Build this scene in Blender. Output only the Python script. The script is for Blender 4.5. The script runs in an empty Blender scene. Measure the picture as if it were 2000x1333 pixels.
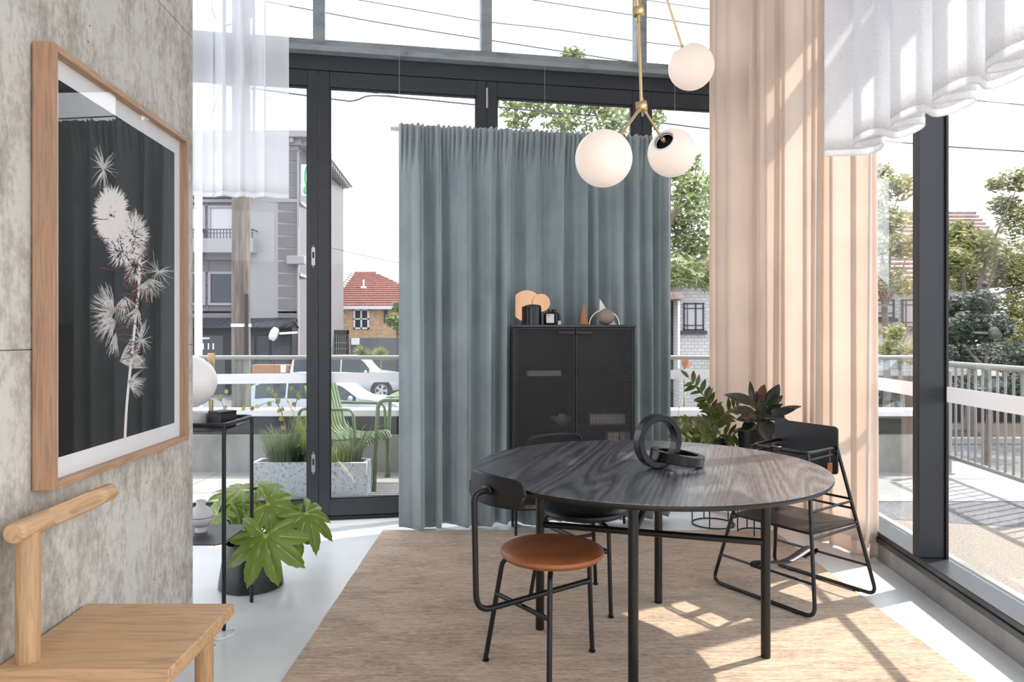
import bpy, bmesh, math, random
from mathutils import Vector, Matrix

random.seed(7)
PI = math.pi
scene = bpy.context.scene
COL = scene.collection

# ------------------------------------------------------------------ camera, sky, sun, exposure
FPX, HOR, EYE = 1390.0, 657.0, 1.25          # focal length in pixels (2000 px frame), horizon row, eye height
cam_data = bpy.data.cameras.new('camera')
cam = bpy.data.objects.new('camera', cam_data); COL.objects.link(cam)
cam.location = (0, 0, EYE); cam.rotation_euler = (PI / 2, 0, 0)
cam_data.sensor_width = 36; cam_data.lens = FPX / 2000 * 36
cam_data.shift_y = (HOR - 666.5) / 2000
cam_data.clip_end = 600
scene.camera = cam

world = bpy.data.worlds.new('sky'); scene.world = world; world.use_nodes = True
wn = world.node_tree.nodes; wl = world.node_tree.links; wn.clear()
w_out = wn.new('ShaderNodeOutputWorld'); w_bg = wn.new('ShaderNodeBackground')
w_tc = wn.new('ShaderNodeTexCoord'); w_no = wn.new('ShaderNodeTexNoise'); w_rp = wn.new('ShaderNodeValToRGB')
w_no.inputs['Scale'].default_value = 2.2; w_no.inputs['Detail'].default_value = 5
w_rp.color_ramp.elements[0].position = .35; w_rp.color_ramp.elements[0].color = (.80, .86, .98, 1)
w_rp.color_ramp.elements[1].position = .62; w_rp.color_ramp.elements[1].color = (.93, .935, .98, 1)
wl.new(w_tc.outputs['Generated'], w_no.inputs['Vector']); wl.new(w_no.outputs['Fac'], w_rp.inputs['Fac'])
wl.new(w_rp.outputs['Color'], w_bg.inputs['Color']); wl.new(w_bg.outputs['Background'], w_out.inputs['Surface'])
w_bg.inputs['Strength'].default_value = 1.5

sun_data = bpy.data.lights.new('sun', 'SUN'); sun = bpy.data.objects.new('sun', sun_data); COL.objects.link(sun)
sun_data.energy = 3.8; sun_data.angle = math.radians(.9); sun_data.color = (1, .95, .87)
SUN_EL = math.radians(52)
to_sun = Vector((.90 * math.cos(SUN_EL), .436 * math.cos(SUN_EL), math.sin(SUN_EL)))
sun.rotation_euler = to_sun.to_track_quat('Z', 'Y').to_euler(); sun.location = (12, 5, 14)

vs = scene.view_settings
scene.display_settings.display_device = 'sRGB'
vs.view_transform = 'Standard'; vs.look = 'None'; vs.gamma = 1; vs.use_curve_mapping = False
vs.exposure = .95
scene.cycles.transparent_max_bounces = 16; scene.cycles.max_bounces = 9; scene.cycles.diffuse_bounces = 5; scene.cycles.glossy_bounces = 4
scene.cycles.caustics_reflective = False; scene.cycles.caustics_refractive = False
scene.cycles.use_denoising = True

# ------------------------------------------------------------------ geometry helpers
def P(px, py, Y):
    """world point seen at a photo pixel, at depth Y"""
    return Vector(((px - 1000) * Y / FPX, Y, EYE - (py - HOR) * Y / FPX))
def F(px, py, z=0.0):
    """point on the level z seen at a photo pixel"""
    return P(px, py, (EYE - z) * FPX / (py - HOR))

def smooth_path(pts, k=6, closed=False):
    pts = [Vector(p) for p in pts]; n = len(pts); out = []
    rng = range(n if closed else n - 1)
    for i in rng:
        if closed: p0, p1, p2, p3 = pts[i - 1], pts[i], pts[(i + 1) % n], pts[(i + 2) % n]
        else: p0, p1, p2, p3 = pts[max(i - 1, 0)], pts[i], pts[i + 1], pts[min(i + 2, n - 1)]
        for j in range(k):
            t = j / k
            out.append(.5 * ((2 * p1) + (p2 - p0) * t + (2 * p0 - 5 * p1 + 4 * p2 - p3) * t * t + (3 * p1 - p0 - 3 * p2 + p3) * t ** 3))
    if not closed: out.append(pts[-1])
    return out
def fillet(pts, r, k=5, closed=False):
    pts = [Vector(p) for p in pts]; n = len(pts); out = []
    for i in range(n):
        if not closed and i in (0, n - 1): out.append(pts[i]); continue
        a, b, c = pts[i - 1], pts[i], pts[(i + 1) % n]
        rr = min(r, (a - b).length * .49, (c - b).length * .49)
        s, e = b + (a - b).normalized() * rr, b + (c - b).normalized() * rr
        for j in range(k + 1):
            t = j / k; out.append((1 - t) ** 2 * s + 2 * t * (1 - t) * b + t * t * e)
    return out

class MB:
    def __init__(s): s.v = []; s.f = []
    def add(s, vs_, fs_, M=None):
        o = len(s.v)
        s.v += [tuple((M @ Vector(v)) if M else v) for v in vs_]
        s.f += [tuple(i + o for i in f) for f in fs_]; return s
    def box(s, x0, x1, y0, y1, z0, z1, M=None):
        v = [(x, y, z) for z in (z0, z1) for y in (y0, y1) for x in (x0, x1)]
        return s.add(v, [(0, 2, 3, 1), (4, 5, 7, 6), (0, 1, 5, 4), (2, 6, 7, 3), (0, 4, 6, 2), (1, 3, 7, 5)], M)
    def tube(s, path, r, n=8, closed=False, caps=True):
        path = [Vector(p) for p in path]; m = len(path)
        rad = r if isinstance(r, (list, tuple)) else [r] * m
        t0 = (path[1] - path[0]).normalized()
        up = Vector((0, 0, 1)) if abs(t0.z) < .9 else Vector((1, 0, 0))
        N = t0.cross(up).normalized(); vs_, fs_ = [], []
        for i, p in enumerate(path):
            if closed: t = (path[(i + 1) % m] - path[i - 1])
            else: t = path[min(i + 1, m - 1)] - path[max(i - 1, 0)]
            if t.length < 1e-9: t = t0
            t = t.normalized(); N = (N - t * N.dot(t))
            N = N.normalized() if N.length > 1e-6 else t.orthogonal().normalized()
            B = t.cross(N)
            for j in range(n):
                a = 2 * PI * j / n; vs_.append(p + (N * math.cos(a) + B * math.sin(a)) * rad[i])
        for i in range(m if closed else m - 1):
            for j in range(n):
                a, b = i * n + j, i * n + (j + 1) % n; c, d = ((i + 1) % m) * n + (j + 1) % n, ((i + 1) % m) * n + j
                fs_.append((a, b, c, d))
        if caps and not closed:
            fs_.append(tuple(range(n - 1, -1, -1))); fs_.append(tuple((m - 1) * n + j for j in range(n)))
        return s.add(vs_, fs_)
    def lathe(s, prof, n=32, M=None, cap0=True, cap1=True):
        vs_, fs_ = [], []
        for (r, z) in prof:
            for j in range(n): a = 2 * PI * j / n; vs_.append((r * math.cos(a), r * math.sin(a), z))
        for i in range(len(prof) - 1):
            for j in range(n): fs_.append((i * n + j, i * n + (j + 1) % n, (i + 1) * n + (j + 1) % n, (i + 1) * n + j))
        if cap0: fs_.append(tuple(range(n - 1, -1, -1)))
        if cap1: fs_.append(tuple((len(prof) - 1) * n + j for j in range(n)))
        return s.add(vs_, fs_, M)
    def sphere(s, c, r, n=24, m=14, sc=(1, 1, 1)):
        vs_ = [(c[0], c[1], c[2] - r * sc[2])]; fs_ = []
        for i in range(1, m):
            a = PI * i / m - PI / 2
            for j in range(n):
                b = 2 * PI * j / n
                vs_.append((c[0] + r * sc[0] * math.cos(a) * math.cos(b), c[1] + r * sc[1] * math.cos(a) * math.sin(b), c[2] + r * sc[2] * math.sin(a)))
        vs_.append((c[0], c[1], c[2] + r * sc[2])); top = len(vs_) - 1
        for j in range(n):
            fs_.append((0, 1 + (j + 1) % n, 1 + j)); fs_.append((top, 1 + (m - 2) * n + j, 1 + (m - 2) * n + (j + 1) % n))
        for i in range(m - 2):
            for j in range(n): fs_.append((1 + i * n + j, 1 + i * n + (j + 1) % n, 1 + (i + 1) * n + (j + 1) % n, 1 + (i + 1) * n + j))
        return s.add(vs_, fs_)
    def prism(s, poly, z0, z1, M=None):
        n = len(poly); vs_ = [(x, y, z0) for x, y in poly] + [(x, y, z1) for x, y in poly]
        fs_ = [tuple(range(n - 1, -1, -1)), tuple(range(n, 2 * n))] + [(i, (i + 1) % n, n + (i + 1) % n, n + i) for i in range(n)]
        return s.add(vs_, fs_, M)
    def grid(s, fn, nu, nv, M=None):
        vs_ = [fn(i / nu, j / nv) for j in range(nv + 1) for i in range(nu + 1)]
        fs_ = [(j * (nu + 1) + i, j * (nu + 1) + i + 1, (j + 1) * (nu + 1) + i + 1, (j + 1) * (nu + 1) + i) for j in range(nv) for i in range(nu)]
        return s.add(vs_, fs_, M)
    def build(s, name, mat, parent=None, local=False, bevel=0, smooth=40, solid=0, subdiv=0, label=None, kind=None):
        off = Vector((0, 0, 0))
        if parent is not None and not local:
            q = parent
            while q is not None: off += q.location; q = q.parent
        me = bpy.data.meshes.new(name)
        me.from_pydata([tuple(Vector(v) - off) for v in s.v], [], s.f); me.update()
        if len(s.f) < 20000:
            bm = bmesh.new(); bm.from_mesh(me); bmesh.ops.recalc_face_normals(bm, faces=bm.faces); bm.to_mesh(me); bm.free()
        if smooth:
            me.shade_smooth()
            me.set_sharp_from_angle(angle=math.radians(smooth))
        me.materials.append(mat)
        ob = bpy.data.objects.new(name, me); COL.objects.link(ob)
        if parent is not None: ob.parent = parent
        if solid: m = ob.modifiers.new('solid', 'SOLIDIFY'); m.thickness = solid; m.offset = 0
        if bevel: m = ob.modifiers.new('bevel', 'BEVEL'); m.width = bevel; m.segments = 2; m.limit_method = 'ANGLE'; m.angle_limit = math.radians(40)
        if subdiv: m = ob.modifiers.new('sub', 'SUBSURF'); m.levels = subdiv; m.render_levels = subdiv
        if label: ob['label'] = label
        if kind: ob['kind'] = kind
        return ob

def tag(o, label, cat, group=None, kind=None):
    o['label'] = label; o['category'] = cat
    if group: o['group'] = group
    if kind: o['kind'] = kind
    return o
def thing(name, label, cat, loc=(0, 0, 0), rz=0, group=None):
    o = bpy.data.objects.new(name, None); COL.objects.link(o); o.empty_display_size = .05
    o.location = loc; o.rotation_euler = (0, 0, rz); return tag(o, label, cat, group)
def share(src, name, parent, M):
    """another piece with the same mesh data"""
    o = bpy.data.objects.new(name, src.data); COL.objects.link(o); o.parent = parent; o.matrix_local = M
    return o
def frame_M(o, d, n):
    """local +Y along d, local +Z towards n"""
    y = Vector(d).normalized(); x = y.cross(Vector(n)).normalized(); z = x.cross(y)
    return Matrix(((x.x, y.x, z.x, o[0]), (x.y, y.y, z.y, o[1]), (x.z, y.z, z.z, o[2]), (0, 0, 0, 1)))

# ------------------------------------------------------------------ materials
def S(r, g, b):
    f = lambda c: (c / 255 / 12.92) if c <= 10 else ((c / 255 + .055) / 1.055) ** 2.4
    return (f(r), f(g), f(b), 1)
def new_mat(name):
    m = bpy.data.materials.new(name); m.use_nodes = True
    nt = m.node_tree; return m, nt.nodes, nt.links, nt.nodes['Principled BSDF']
def plain(name, col, rough=.5, metal=0, noise=0, nscale=20, bump=0, bscale=80, stretch=None, spec=None, trans=0, emit=0, sheen=0, coat=0):
    m, n, l, b = new_mat(name)
    b.inputs['Base Color'].default_value = col; b.inputs['Roughness'].default_value = rough; b.inputs['Metallic'].default_value = metal
    if spec is not None: b.inputs['Specular IOR Level'].default_value = spec
    if sheen: b.inputs['Sheen Weight'].default_value = sheen; b.inputs['Sheen Roughness'].default_value = .4
    if coat: b.inputs['Coat Weight'].default_value = coat
    if emit: b.inputs['Emission Color'].default_value = col; b.inputs['Emission Strength'].default_value = emit
    tc = n.new('ShaderNodeTexCoord'); mp = n.new('ShaderNodeMapping'); l.new(tc.outputs['Object'], mp.inputs['Vector'])
    if stretch: mp.inputs['Scale'].default_value = stretch
    if noise:
        t = n.new('ShaderNodeTexNoise'); t.inputs['Scale'].default_value = nscale; t.inputs['Detail'].default_value = 6
        l.new(mp.outputs['Vector'], t.inputs['Vector'])
        r = n.new('ShaderNodeValToRGB'); r.color_ramp.elements[0].position = .3; r.color_ramp.elements[1].position = .7
        r.color_ramp.elements[0].color = tuple(c * (1 - noise) for c in col[:3]) + (1,)
        r.color_ramp.elements[1].color = tuple(min(1, c * (1 + noise)) for c in col[:3]) + (1,)
        l.new(t.outputs['Fac'], r.inputs['Fac']); l.new(r.outputs['Color'], b.inputs['Base Color'])
    if bump:
        t2 = n.new('ShaderNodeTexNoise'); t2.inputs['Scale'].default_value = bscale; t2.inputs['Detail'].default_value = 4
        l.new(mp.outputs['Vector'], t2.inputs['Vector'])
        bp = n.new('ShaderNodeBump'); bp.inputs['Strength'].default_value = bump; bp.inputs['Distance'].default_value = .004
        l.new(t2.outputs['Fac'], bp.inputs['Height']); l.new(bp.outputs['Normal'], b.inputs['Normal'])
    if trans:
        out = n['Material Output']; tr = n.new('ShaderNodeBsdfTranslucent'); mx = n.new('ShaderNodeMixShader'); mx.inputs['Fac'].default_value = trans
        if noise: l.new(r.outputs['Color'], tr.inputs['Color'])
        else: tr.inputs['Color'].default_value = col
        l.new(b.outputs['BSDF'], mx.inputs[1]); l.new(tr.outputs['BSDF'], mx.inputs[2]); l.new(mx.outputs['Shader'], out.inputs['Surface'])
    return m
def ramp_mat(name, cols, scale=6, stretch=(1, 1, 1), rough=.6, detail=8, rough_noise=.6, bump=0, dist=.004, distort=0, poss=None, rot=(0, 0, 0), sheen=0, spec=None):
    m, n, l, b = new_mat(name); b.inputs['Roughness'].default_value = rough
    if spec is not None: b.inputs['Specular IOR Level'].default_value = spec
    if sheen: b.inputs['Sheen Weight'].default_value = sheen
    tc = n.new('ShaderNodeTexCoord'); mp = n.new('ShaderNodeMapping'); mp.inputs['Scale'].default_value = stretch; mp.inputs['Rotation'].default_value = rot
    l.new(tc.outputs['Object'], mp.inputs['Vector'])
    t = n.new('ShaderNodeTexNoise'); t.inputs['Scale'].default_value = scale; t.inputs['Detail'].default_value = detail
    t.inputs['Roughness'].default_value = rough_noise; t.inputs['Distortion'].default_value = distort
    l.new(mp.outputs['Vector'], t.inputs['Vector'])
    r = n.new('ShaderNodeValToRGB'); e = r.color_ramp.elements
    k = len(cols); poss = poss or [.3 + .4 * i / (k - 1) for i in range(k)]
    while len(e) < k: e.new(.5)
    for i in range(k): e[i].position = poss[i]; e[i].color = cols[i]
    l.new(t.outputs['Fac'], r.inputs['Fac']); l.new(r.outputs['Color'], b.inputs['Base Color'])
    if bump:
        bp = n.new('ShaderNodeBump'); bp.inputs['Strength'].default_value = bump; bp.inputs['Distance'].default_value = dist
        l.new(t.outputs['Fac'], bp.inputs['Height']); l.new(bp.outputs['Normal'], b.inputs['Normal'])
    return m
def glass_mat(name, tint=(1, 1, 1, 1), gloss=1.0, ior=1.32):
    m, n, l, b = new_mat(name); n.remove(b)
    out = n['Material Output']; tr = n.new('ShaderNodeBsdfTransparent'); tr.inputs['Color'].default_value = tint
    gl = n.new('ShaderNodeBsdfGlossy'); gl.inputs['Roughness'].default_value = 0
    gl.inputs['Color'].default_value = (gloss, gloss, gloss, 1)
    lw_ = n.new('ShaderNodeLayerWeight'); lw_.inputs['Blend'].default_value = .5       # Schlick reflectance, the same from both sides
    pw = n.new('ShaderNodeMath'); pw.operation = 'POWER'; pw.inputs[1].default_value = 5; l.new(lw_.outputs['Facing'], pw.inputs[0])
    f0 = ((ior - 1) / (ior + 1)) ** 2
    ma = n.new('ShaderNodeMath'); ma.operation = 'MULTIPLY_ADD'; ma.inputs[1].default_value = 1 - f0; ma.inputs[2].default_value = f0; l.new(pw.outputs[0], ma.inputs[0])
    mx = n.new('ShaderNodeMixShader')
    l.new(ma.outputs[0], mx.inputs['Fac']); l.new(tr.outputs['BSDF'], mx.inputs[1]); l.new(gl.outputs['BSDF'], mx.inputs[2])
    l.new(mx.outputs['Shader'], out.inputs['Surface']); return m
def veil_mat(name, col, alpha, trans=.5, wave=0):
    """sheer cloth: part of the light goes straight through"""
    m, n, l, b = new_mat(name); out = n['Material Output']
    b.inputs['Base Color'].default_value = col; b.inputs['Roughness'].default_value = .8; b.inputs['Specular IOR Level'].default_value = .1
    t = n.new('ShaderNodeBsdfTranslucent'); t.inputs['Color'].default_value = col
    mx = n.new('ShaderNodeMixShader'); mx.inputs['Fac'].default_value = trans
    l.new(b.outputs['BSDF'], mx.inputs[1]); l.new(t.outputs['BSDF'], mx.inputs[2])
    tr = n.new('ShaderNodeBsdfTransparent'); m2 = n.new('ShaderNodeMixShader'); m2.inputs['Fac'].default_value = alpha
    l.new(tr.outputs['BSDF'], m2.inputs[1]); l.new(mx.outputs['Shader'], m2.inputs[2]); l.new(m2.outputs['Shader'], out.inputs['Surface'])
    if wave:
        tc = n.new('ShaderNodeTexCoord'); vo = n.new('ShaderNodeTexVoronoi'); vo.inputs['Scale'].default_value = wave
        mp = n.new('ShaderNodeMapping'); mp.inputs['Scale'].default_value = (1, 1, .6)
        l.new(tc.outputs['Object'], mp.inputs['Vector']); l.new(mp.outputs['Vector'], vo.inputs['Vector'])
        mr = n.new('ShaderNodeMapRange'); mr.inputs['From Min'].default_value = .15; mr.inputs['From Max'].default_value = .5
        mr.inputs['To Min'].default_value = alpha - .14; mr.inputs['To Max'].default_value = min(1, alpha + .12)
        l.new(vo.outputs['Distance'], mr.inputs['Value']); l.new(mr.outputs['Result'], m2.inputs['Fac'])
        bp = n.new('ShaderNodeBump'); bp.inputs['Strength'].default_value = .4; bp.inputs['Distance'].default_value = .002
        l.new(vo.outputs['Distance'], bp.inputs['Height']); l.new(bp.outputs['Normal'], b.inputs['Normal'])
    return m

M = {}
M['floor'] = ramp_mat('painted floor', [S(214, 217, 219), S(225, 228, 229), S(232, 234, 234)], scale=1.6, rough=.28, bump=.04, dist=.003, spec=.5)
def concrete_mat():
    m, n, l, b = new_mat('formwork concrete'); b.inputs['Roughness'].default_value = .85; b.inputs['Specular IOR Level'].default_value = .25
    tc = n.new('ShaderNodeTexCoord'); fac = []
    for st, sc, det, rg, dis in (((1, 1.3, .8), 3.0, 10, .72, .2), ((6, 6, 1.1), 5, 6, .7, .8), ((1, 1, .7), 42, 5, .75, 0)):
        mp = n.new('ShaderNodeMapping'); mp.inputs['Scale'].default_value = st; l.new(tc.outputs['Object'], mp.inputs['Vector'])
        t = n.new('ShaderNodeTexNoise'); t.inputs['Scale'].default_value = sc; t.inputs['Detail'].default_value = det; t.inputs['Roughness'].default_value = rg; t.inputs['Distortion'].default_value = dis
        l.new(mp.outputs['Vector'], t.inputs['Vector']); fac.append(t)
    a = n.new('ShaderNodeMath'); a.operation = 'MULTIPLY_ADD'; a.inputs[1].default_value = .3; l.new(fac[1].outputs['Fac'], a.inputs[0]); l.new(fac[0].outputs['Fac'], a.inputs[2])
    c = n.new('ShaderNodeMath'); c.operation = 'MULTIPLY_ADD'; c.inputs[1].default_value = .6; l.new(fac[2].outputs['Fac'], c.inputs[0]); l.new(a.outputs[0], c.inputs[2])
    r = n.new('ShaderNodeValToRGB'); e = r.color_ramp.elements; e[0].position = .74; e[0].color = S(160, 156, 143); e[1].position = 1.04; e[1].color = S(214, 212, 205)
    for p_, q in ((.89, S(192, 188, 178)),): x = e.new(p_); x.color = q
    sc_ = n.new('ShaderNodeMath'); sc_.operation = 'ADD'; sc_.inputs[1].default_value = -.03; l.new(c.outputs[0], sc_.inputs[0])
    l.new(sc_.outputs[0], r.inputs['Fac'])
    vo = n.new('ShaderNodeTexVoronoi'); vo.inputs['Scale'].default_value = 7; l.new(tc.outputs['Object'], vo.inputs['Vector'])            # scattered blow holes
    lt = n.new('ShaderNodeMath'); lt.operation = 'LESS_THAN'; lt.inputs[1].default_value = .025; l.new(vo.outputs['Distance'], lt.inputs[0])
    mx = n.new('ShaderNodeMixRGB'); mx.inputs[2].default_value = S(92, 88, 78); l.new(lt.outputs[0], mx.inputs['Fac']); l.new(r.outputs['Color'], mx.inputs[1]); l.new(mx.outputs['Color'], b.inputs['Base Color'])
    bp = n.new('ShaderNodeBump'); bp.inputs['Strength'].default_value = .35; bp.inputs['Distance'].default_value = .004; l.new(c.outputs[0], bp.inputs['Height']); l.new(bp.outputs['Normal'], b.inputs['Normal']); return m
M['concrete'] = concrete_mat()
M['concrete2'] = ramp_mat('terrace concrete', [S(128, 127, 123), S(158, 157, 154), S(172, 171, 168)], scale=3, stretch=(1, 1, .5), rough=.9, bump=.1)
M['paver'] = ramp_mat('paver', [S(138, 138, 136), S(150, 149, 147), S(158, 157, 155)], scale=6, rough=.85, bump=.1)
M['joint'] = plain('joint', S(120, 120, 118), .9)
M['frame'] = plain('charcoal frame', S(44, 47, 52), .38, noise=.08, nscale=6)
M['frame_dark'] = plain('black gasket', S(22, 23, 25), .6)
M['beam'] = ramp_mat('painted steel beam', [S(118, 126, 128), S(146, 152, 154), S(158, 162, 163)], scale=5, stretch=(1, 1, 3), rough=.6, bump=.15)
M['glass'] = glass_mat('window glass', (.985, .99, .99, 1))
M['glass_rail'] = glass_mat('balustrade glass', (.9, .94, .94, 1))
M['picture_glass'] = glass_mat('picture glass', (1, 1, 1, 1), ior=1.26)
M['frost'] = plain('frosted film', S(246, 245, 246), .8, trans=.35)
M['steel'] = plain('brushed steel', S(190, 188, 184), .35, metal=.9)
M['white'] = plain('white paint', S(232, 232, 236), .5)
M['ceiling'] = plain('ceiling paint', S(226, 226, 226), .8)
def oak(name, base, st, rot=(0, 0, 0)):
    a = tuple(c * .68 for c in base[:3]) + (1,); c = tuple(min(1, c * 1.2) for c in base[:3]) + (1,)
    return ramp_mat(name, [a, base, c], scale=3.2, stretch=st, rough=.5, detail=9, rough_noise=.65, bump=.06, distort=1.2, rot=rot)
M['oak'] = oak('oak seat', S(204, 164, 122), (1.4, 16, 16))
M['oak_v'] = oak('oak upright', S(196, 156, 116), (18, 18, 1.4))
M['oak_y'] = oak('oak rail', S(204, 166, 126), (18, 1.4, 18))
M['oak_frame'] = oak('oak picture frame', S(178, 141, 112), (30, 30, 1.6))
M['oak_frame_h'] = oak('oak picture frame rail', S(186, 150, 120), (30, 1.6, 30))
M['mat_board'] = plain('white mat board', S(250, 250, 251), .8)
M['print'] = plain('black print', S(15, 16, 17), .7)
M['strand'] = plain('white seed hairs', S(254, 249, 246), .8)
M['strand_red'] = plain('red seed hairs', S(128, 62, 60), .8)
M['black'] = plain('black powder coat', S(15, 16, 17), .42, noise=.1, nscale=40)
M['black_satin'] = plain('black satin', S(14, 15, 16), .3)
M['black_ply'] = plain('black lacquered wood', S(17, 18, 20), .38, noise=.15, nscale=30, stretch=(1, 8, 1))
M['leather'] = ramp_mat('tan leather', [S(138, 78, 44), S(168, 100, 60), S(184, 114, 72)], scale=5, rough=.36, bump=.05)
M['leather_black'] = plain('black leather', S(22, 22, 24), .45, bump=.1)
M['leather_tag'] = plain('brown leather tag', S(150, 88, 52), .6)
M['brass'] = plain('brushed brass', S(224, 198, 152), .3, metal=1)
M['opal'] = plain('opal glass globe', S(230, 214, 202), .35, emit=.24)
M['opal_rim'] = plain('opal globe rim', S(250, 249, 248), .3)
M['velvet'] = ramp_mat('teal velvet', [S(112, 126, 130), S(134, 148, 151), S(152, 164, 167)], scale=3.5, stretch=(1, 1, .6), rough=.75, bump=.05, sheen=.8, detail=6, poss=[.25, .5, .75])
M['peach'] = plain('peach linen', S(250, 239, 229), .85, trans=.5, noise=.03, nscale=3, spec=.1)
M['peach_hem'] = plain('peach linen hem', S(240, 222, 208), .85, trans=.35, spec=.1)
M['sheer'] = veil_mat('white sheer', S(250, 250, 252), .62, .5, wave=0)
M['mesh_white'] = veil_mat('white knitted mesh', S(252, 252, 253), .93, .5, wave=190)
def rug_mat():
    m, n, l, b = new_mat('tan silk rug'); b.inputs['Roughness'].default_value = .8; b.inputs['Sheen Weight'].default_value = .3
    tc = n.new('ShaderNodeTexCoord'); cols = []
    for sc, st, lo, hi in ((1, (7, 70, 1), S(112, 83, 59), S(214, 186, 156)), (1, (2.6, 6, 1), S(122, 93, 69), S(212, 184, 154)), (1, (30, 240, 1), S(96, 70, 50), S(226, 200, 170))):
        mp = n.new('ShaderNodeMapping'); mp.inputs['Scale'].default_value = st; l.new(tc.outputs['Object'], mp.inputs['Vector'])
        t = n.new('ShaderNodeTexNoise'); t.inputs['Scale'].default_value = sc; t.inputs['Detail'].default_value = 6; t.inputs['Roughness'].default_value = .7
        l.new(mp.outputs['Vector'], t.inputs['Vector'])
        r = n.new('ShaderNodeValToRGB'); r.color_ramp.elements[0].position = .41; r.color_ramp.elements[1].position = .59
        r.color_ramp.elements[0].color = lo; r.color_ramp.elements[1].color = hi; l.new(t.outputs['Fac'], r.inputs['Fac']); cols.append((r, t))
    m1 = n.new('ShaderNodeMixRGB'); m1.inputs['Fac'].default_value = .42; l.new(cols[0][0].outputs['Color'], m1.inputs[1]); l.new(cols[1][0].outputs['Color'], m1.inputs[2])
    m2 = n.new('ShaderNodeMixRGB'); m2.inputs['Fac'].default_value = .4; l.new(m1.outputs['Color'], m2.inputs[1]); l.new(cols[2][0].outputs['Color'], m2.inputs[2])
    l.new(m2.outputs['Color'], b.inputs['Base Color'])
    bp = n.new('ShaderNodeBump'); bp.inputs['Strength'].default_value = .35; bp.inputs['Distance'].default_value = .004
    l.new(cols[2][1].outputs['Fac'], bp.inputs['Height']); l.new(bp.outputs['Normal'], b.inputs['Normal']); return m
M['rug'] = rug_mat()
def ash_mat():
    m, n, l, b = new_mat('black stained ash'); b.inputs['Roughness'].default_value = .34; b.inputs['Specular IOR Level'].default_value = 1; b.inputs['Coat Weight'].default_value = .7; b.inputs['Coat Roughness'].default_value = .3
    tc = n.new('ShaderNodeTexCoord'); ro = n.new('ShaderNodeMapping'); ro.inputs['Rotation'].default_value = (0, 0, math.radians(-72)); l.new(tc.outputs['Object'], ro.inputs['Vector'])
    mp = n.new('ShaderNodeMapping'); mp.inputs['Scale'].default_value = (.11, 1.5, 1); l.new(ro.outputs['Vector'], mp.inputs['Vector'])
    no = n.new('ShaderNodeTexNoise'); no.inputs['Scale'].default_value = 1.3; no.inputs['Detail'].default_value = 2; l.new(mp.outputs['Vector'], no.inputs['Vector'])
    mu = n.new('ShaderNodeMath'); mu.operation = 'MULTIPLY'; mu.inputs[1].default_value = 330; l.new(no.outputs['Fac'], mu.inputs[0])
    si = n.new('ShaderNodeMath'); si.operation = 'SINE'; l.new(mu.outputs[0], si.inputs[0])
    mp2 = n.new('ShaderNodeMapping'); mp2.inputs['Scale'].default_value = (12, 190, 1); l.new(ro.outputs['Vector'], mp2.inputs['Vector'])
    n2 = n.new('ShaderNodeTexNoise'); n2.inputs['Scale'].default_value = 1; n2.inputs['Detail'].default_value = 3; l.new(mp2.outputs['Vector'], n2.inputs['Vector'])
    ad = n.new('ShaderNodeMath'); ad.operation = 'MULTIPLY_ADD'; ad.inputs[1].default_value = .13; l.new(si.outputs[0], ad.inputs[0]); l.new(n2.outputs['Fac'], ad.inputs[2])
    r = n.new('ShaderNodeValToRGB'); r.color_ramp.elements[0].position = .3; r.color_ramp.elements[1].position = .85
    r.color_ramp.elements[0].color = S(22, 22, 25); r.color_ramp.elements[1].color = S(112, 112, 118)
    l.new(ad.outputs[0], r.inputs['Fac']); l.new(r.outputs['Color'], b.inputs['Base Color'])
    bp = n.new('ShaderNodeBump'); bp.inputs['Strength'].default_value = .22; bp.inputs['Distance'].default_value = .0012
    l.new(ad.outputs[0], bp.inputs['Height']); l.new(bp.outputs['Normal'], b.inputs['Normal']); return m
M['ash'] = ash_mat()
def marble_mat(name, base, vein, rough=.18, scale=6, amt=.06):
    m, n, l, b = new_mat(name); b.inputs['Roughness'].default_value = rough
    tc = n.new('ShaderNodeTexCoord'); no = n.new('ShaderNodeTexNoise'); no.inputs['Scale'].default_value = scale; no.inputs['Detail'].default_value = 7; no.inputs['Distortion'].default_value = 2.5
    l.new(tc.outputs['Object'], no.inputs['Vector'])
    r = n.new('ShaderNodeValToRGB'); e = r.color_ramp.elements; e[0].position = .5 - amt; e[0].color = base; e[1].position = .5; e[1].color = vein
    q = e.new(.5 + amt); q.color = base
    l.new(no.outputs['Fac'], r.inputs['Fac']); l.new(r.outputs['Color'], b.inputs['Base Color']); return m
M['marble_black'] = marble_mat('black veined marble', S(14, 15, 16), S(56, 57, 59), amt=.008, scale=12)
M['marble_white'] = marble_mat('white marble', S(232, 232, 236), S(196, 198, 206), rough=.4)
def terrazzo():
    m, n, l, b = new_mat('grey terrazzo'); b.inputs['Roughness'].default_value = .7
    tc = n.new('ShaderNodeTexCoord'); v = n.new('ShaderNodeTexVoronoi'); v.inputs['Scale'].default_value = 75; l.new(tc.outputs['Object'], v.inputs['Vector'])
    r = n.new('ShaderNodeValToRGB'); e = r.color_ramp.elements; e[0].position = .0; e[0].color = S(112, 120, 124); e[1].position = .3; e[1].color = S(178, 186, 190)
    q = e.new(.7); q.color = S(190, 198, 202); l.new(v.outputs['Color'], r.inputs['Fac']); l.new(r.outputs['Color'], b.inputs['Base Color']); return m
M['terrazzo'] = terrazzo()
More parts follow.
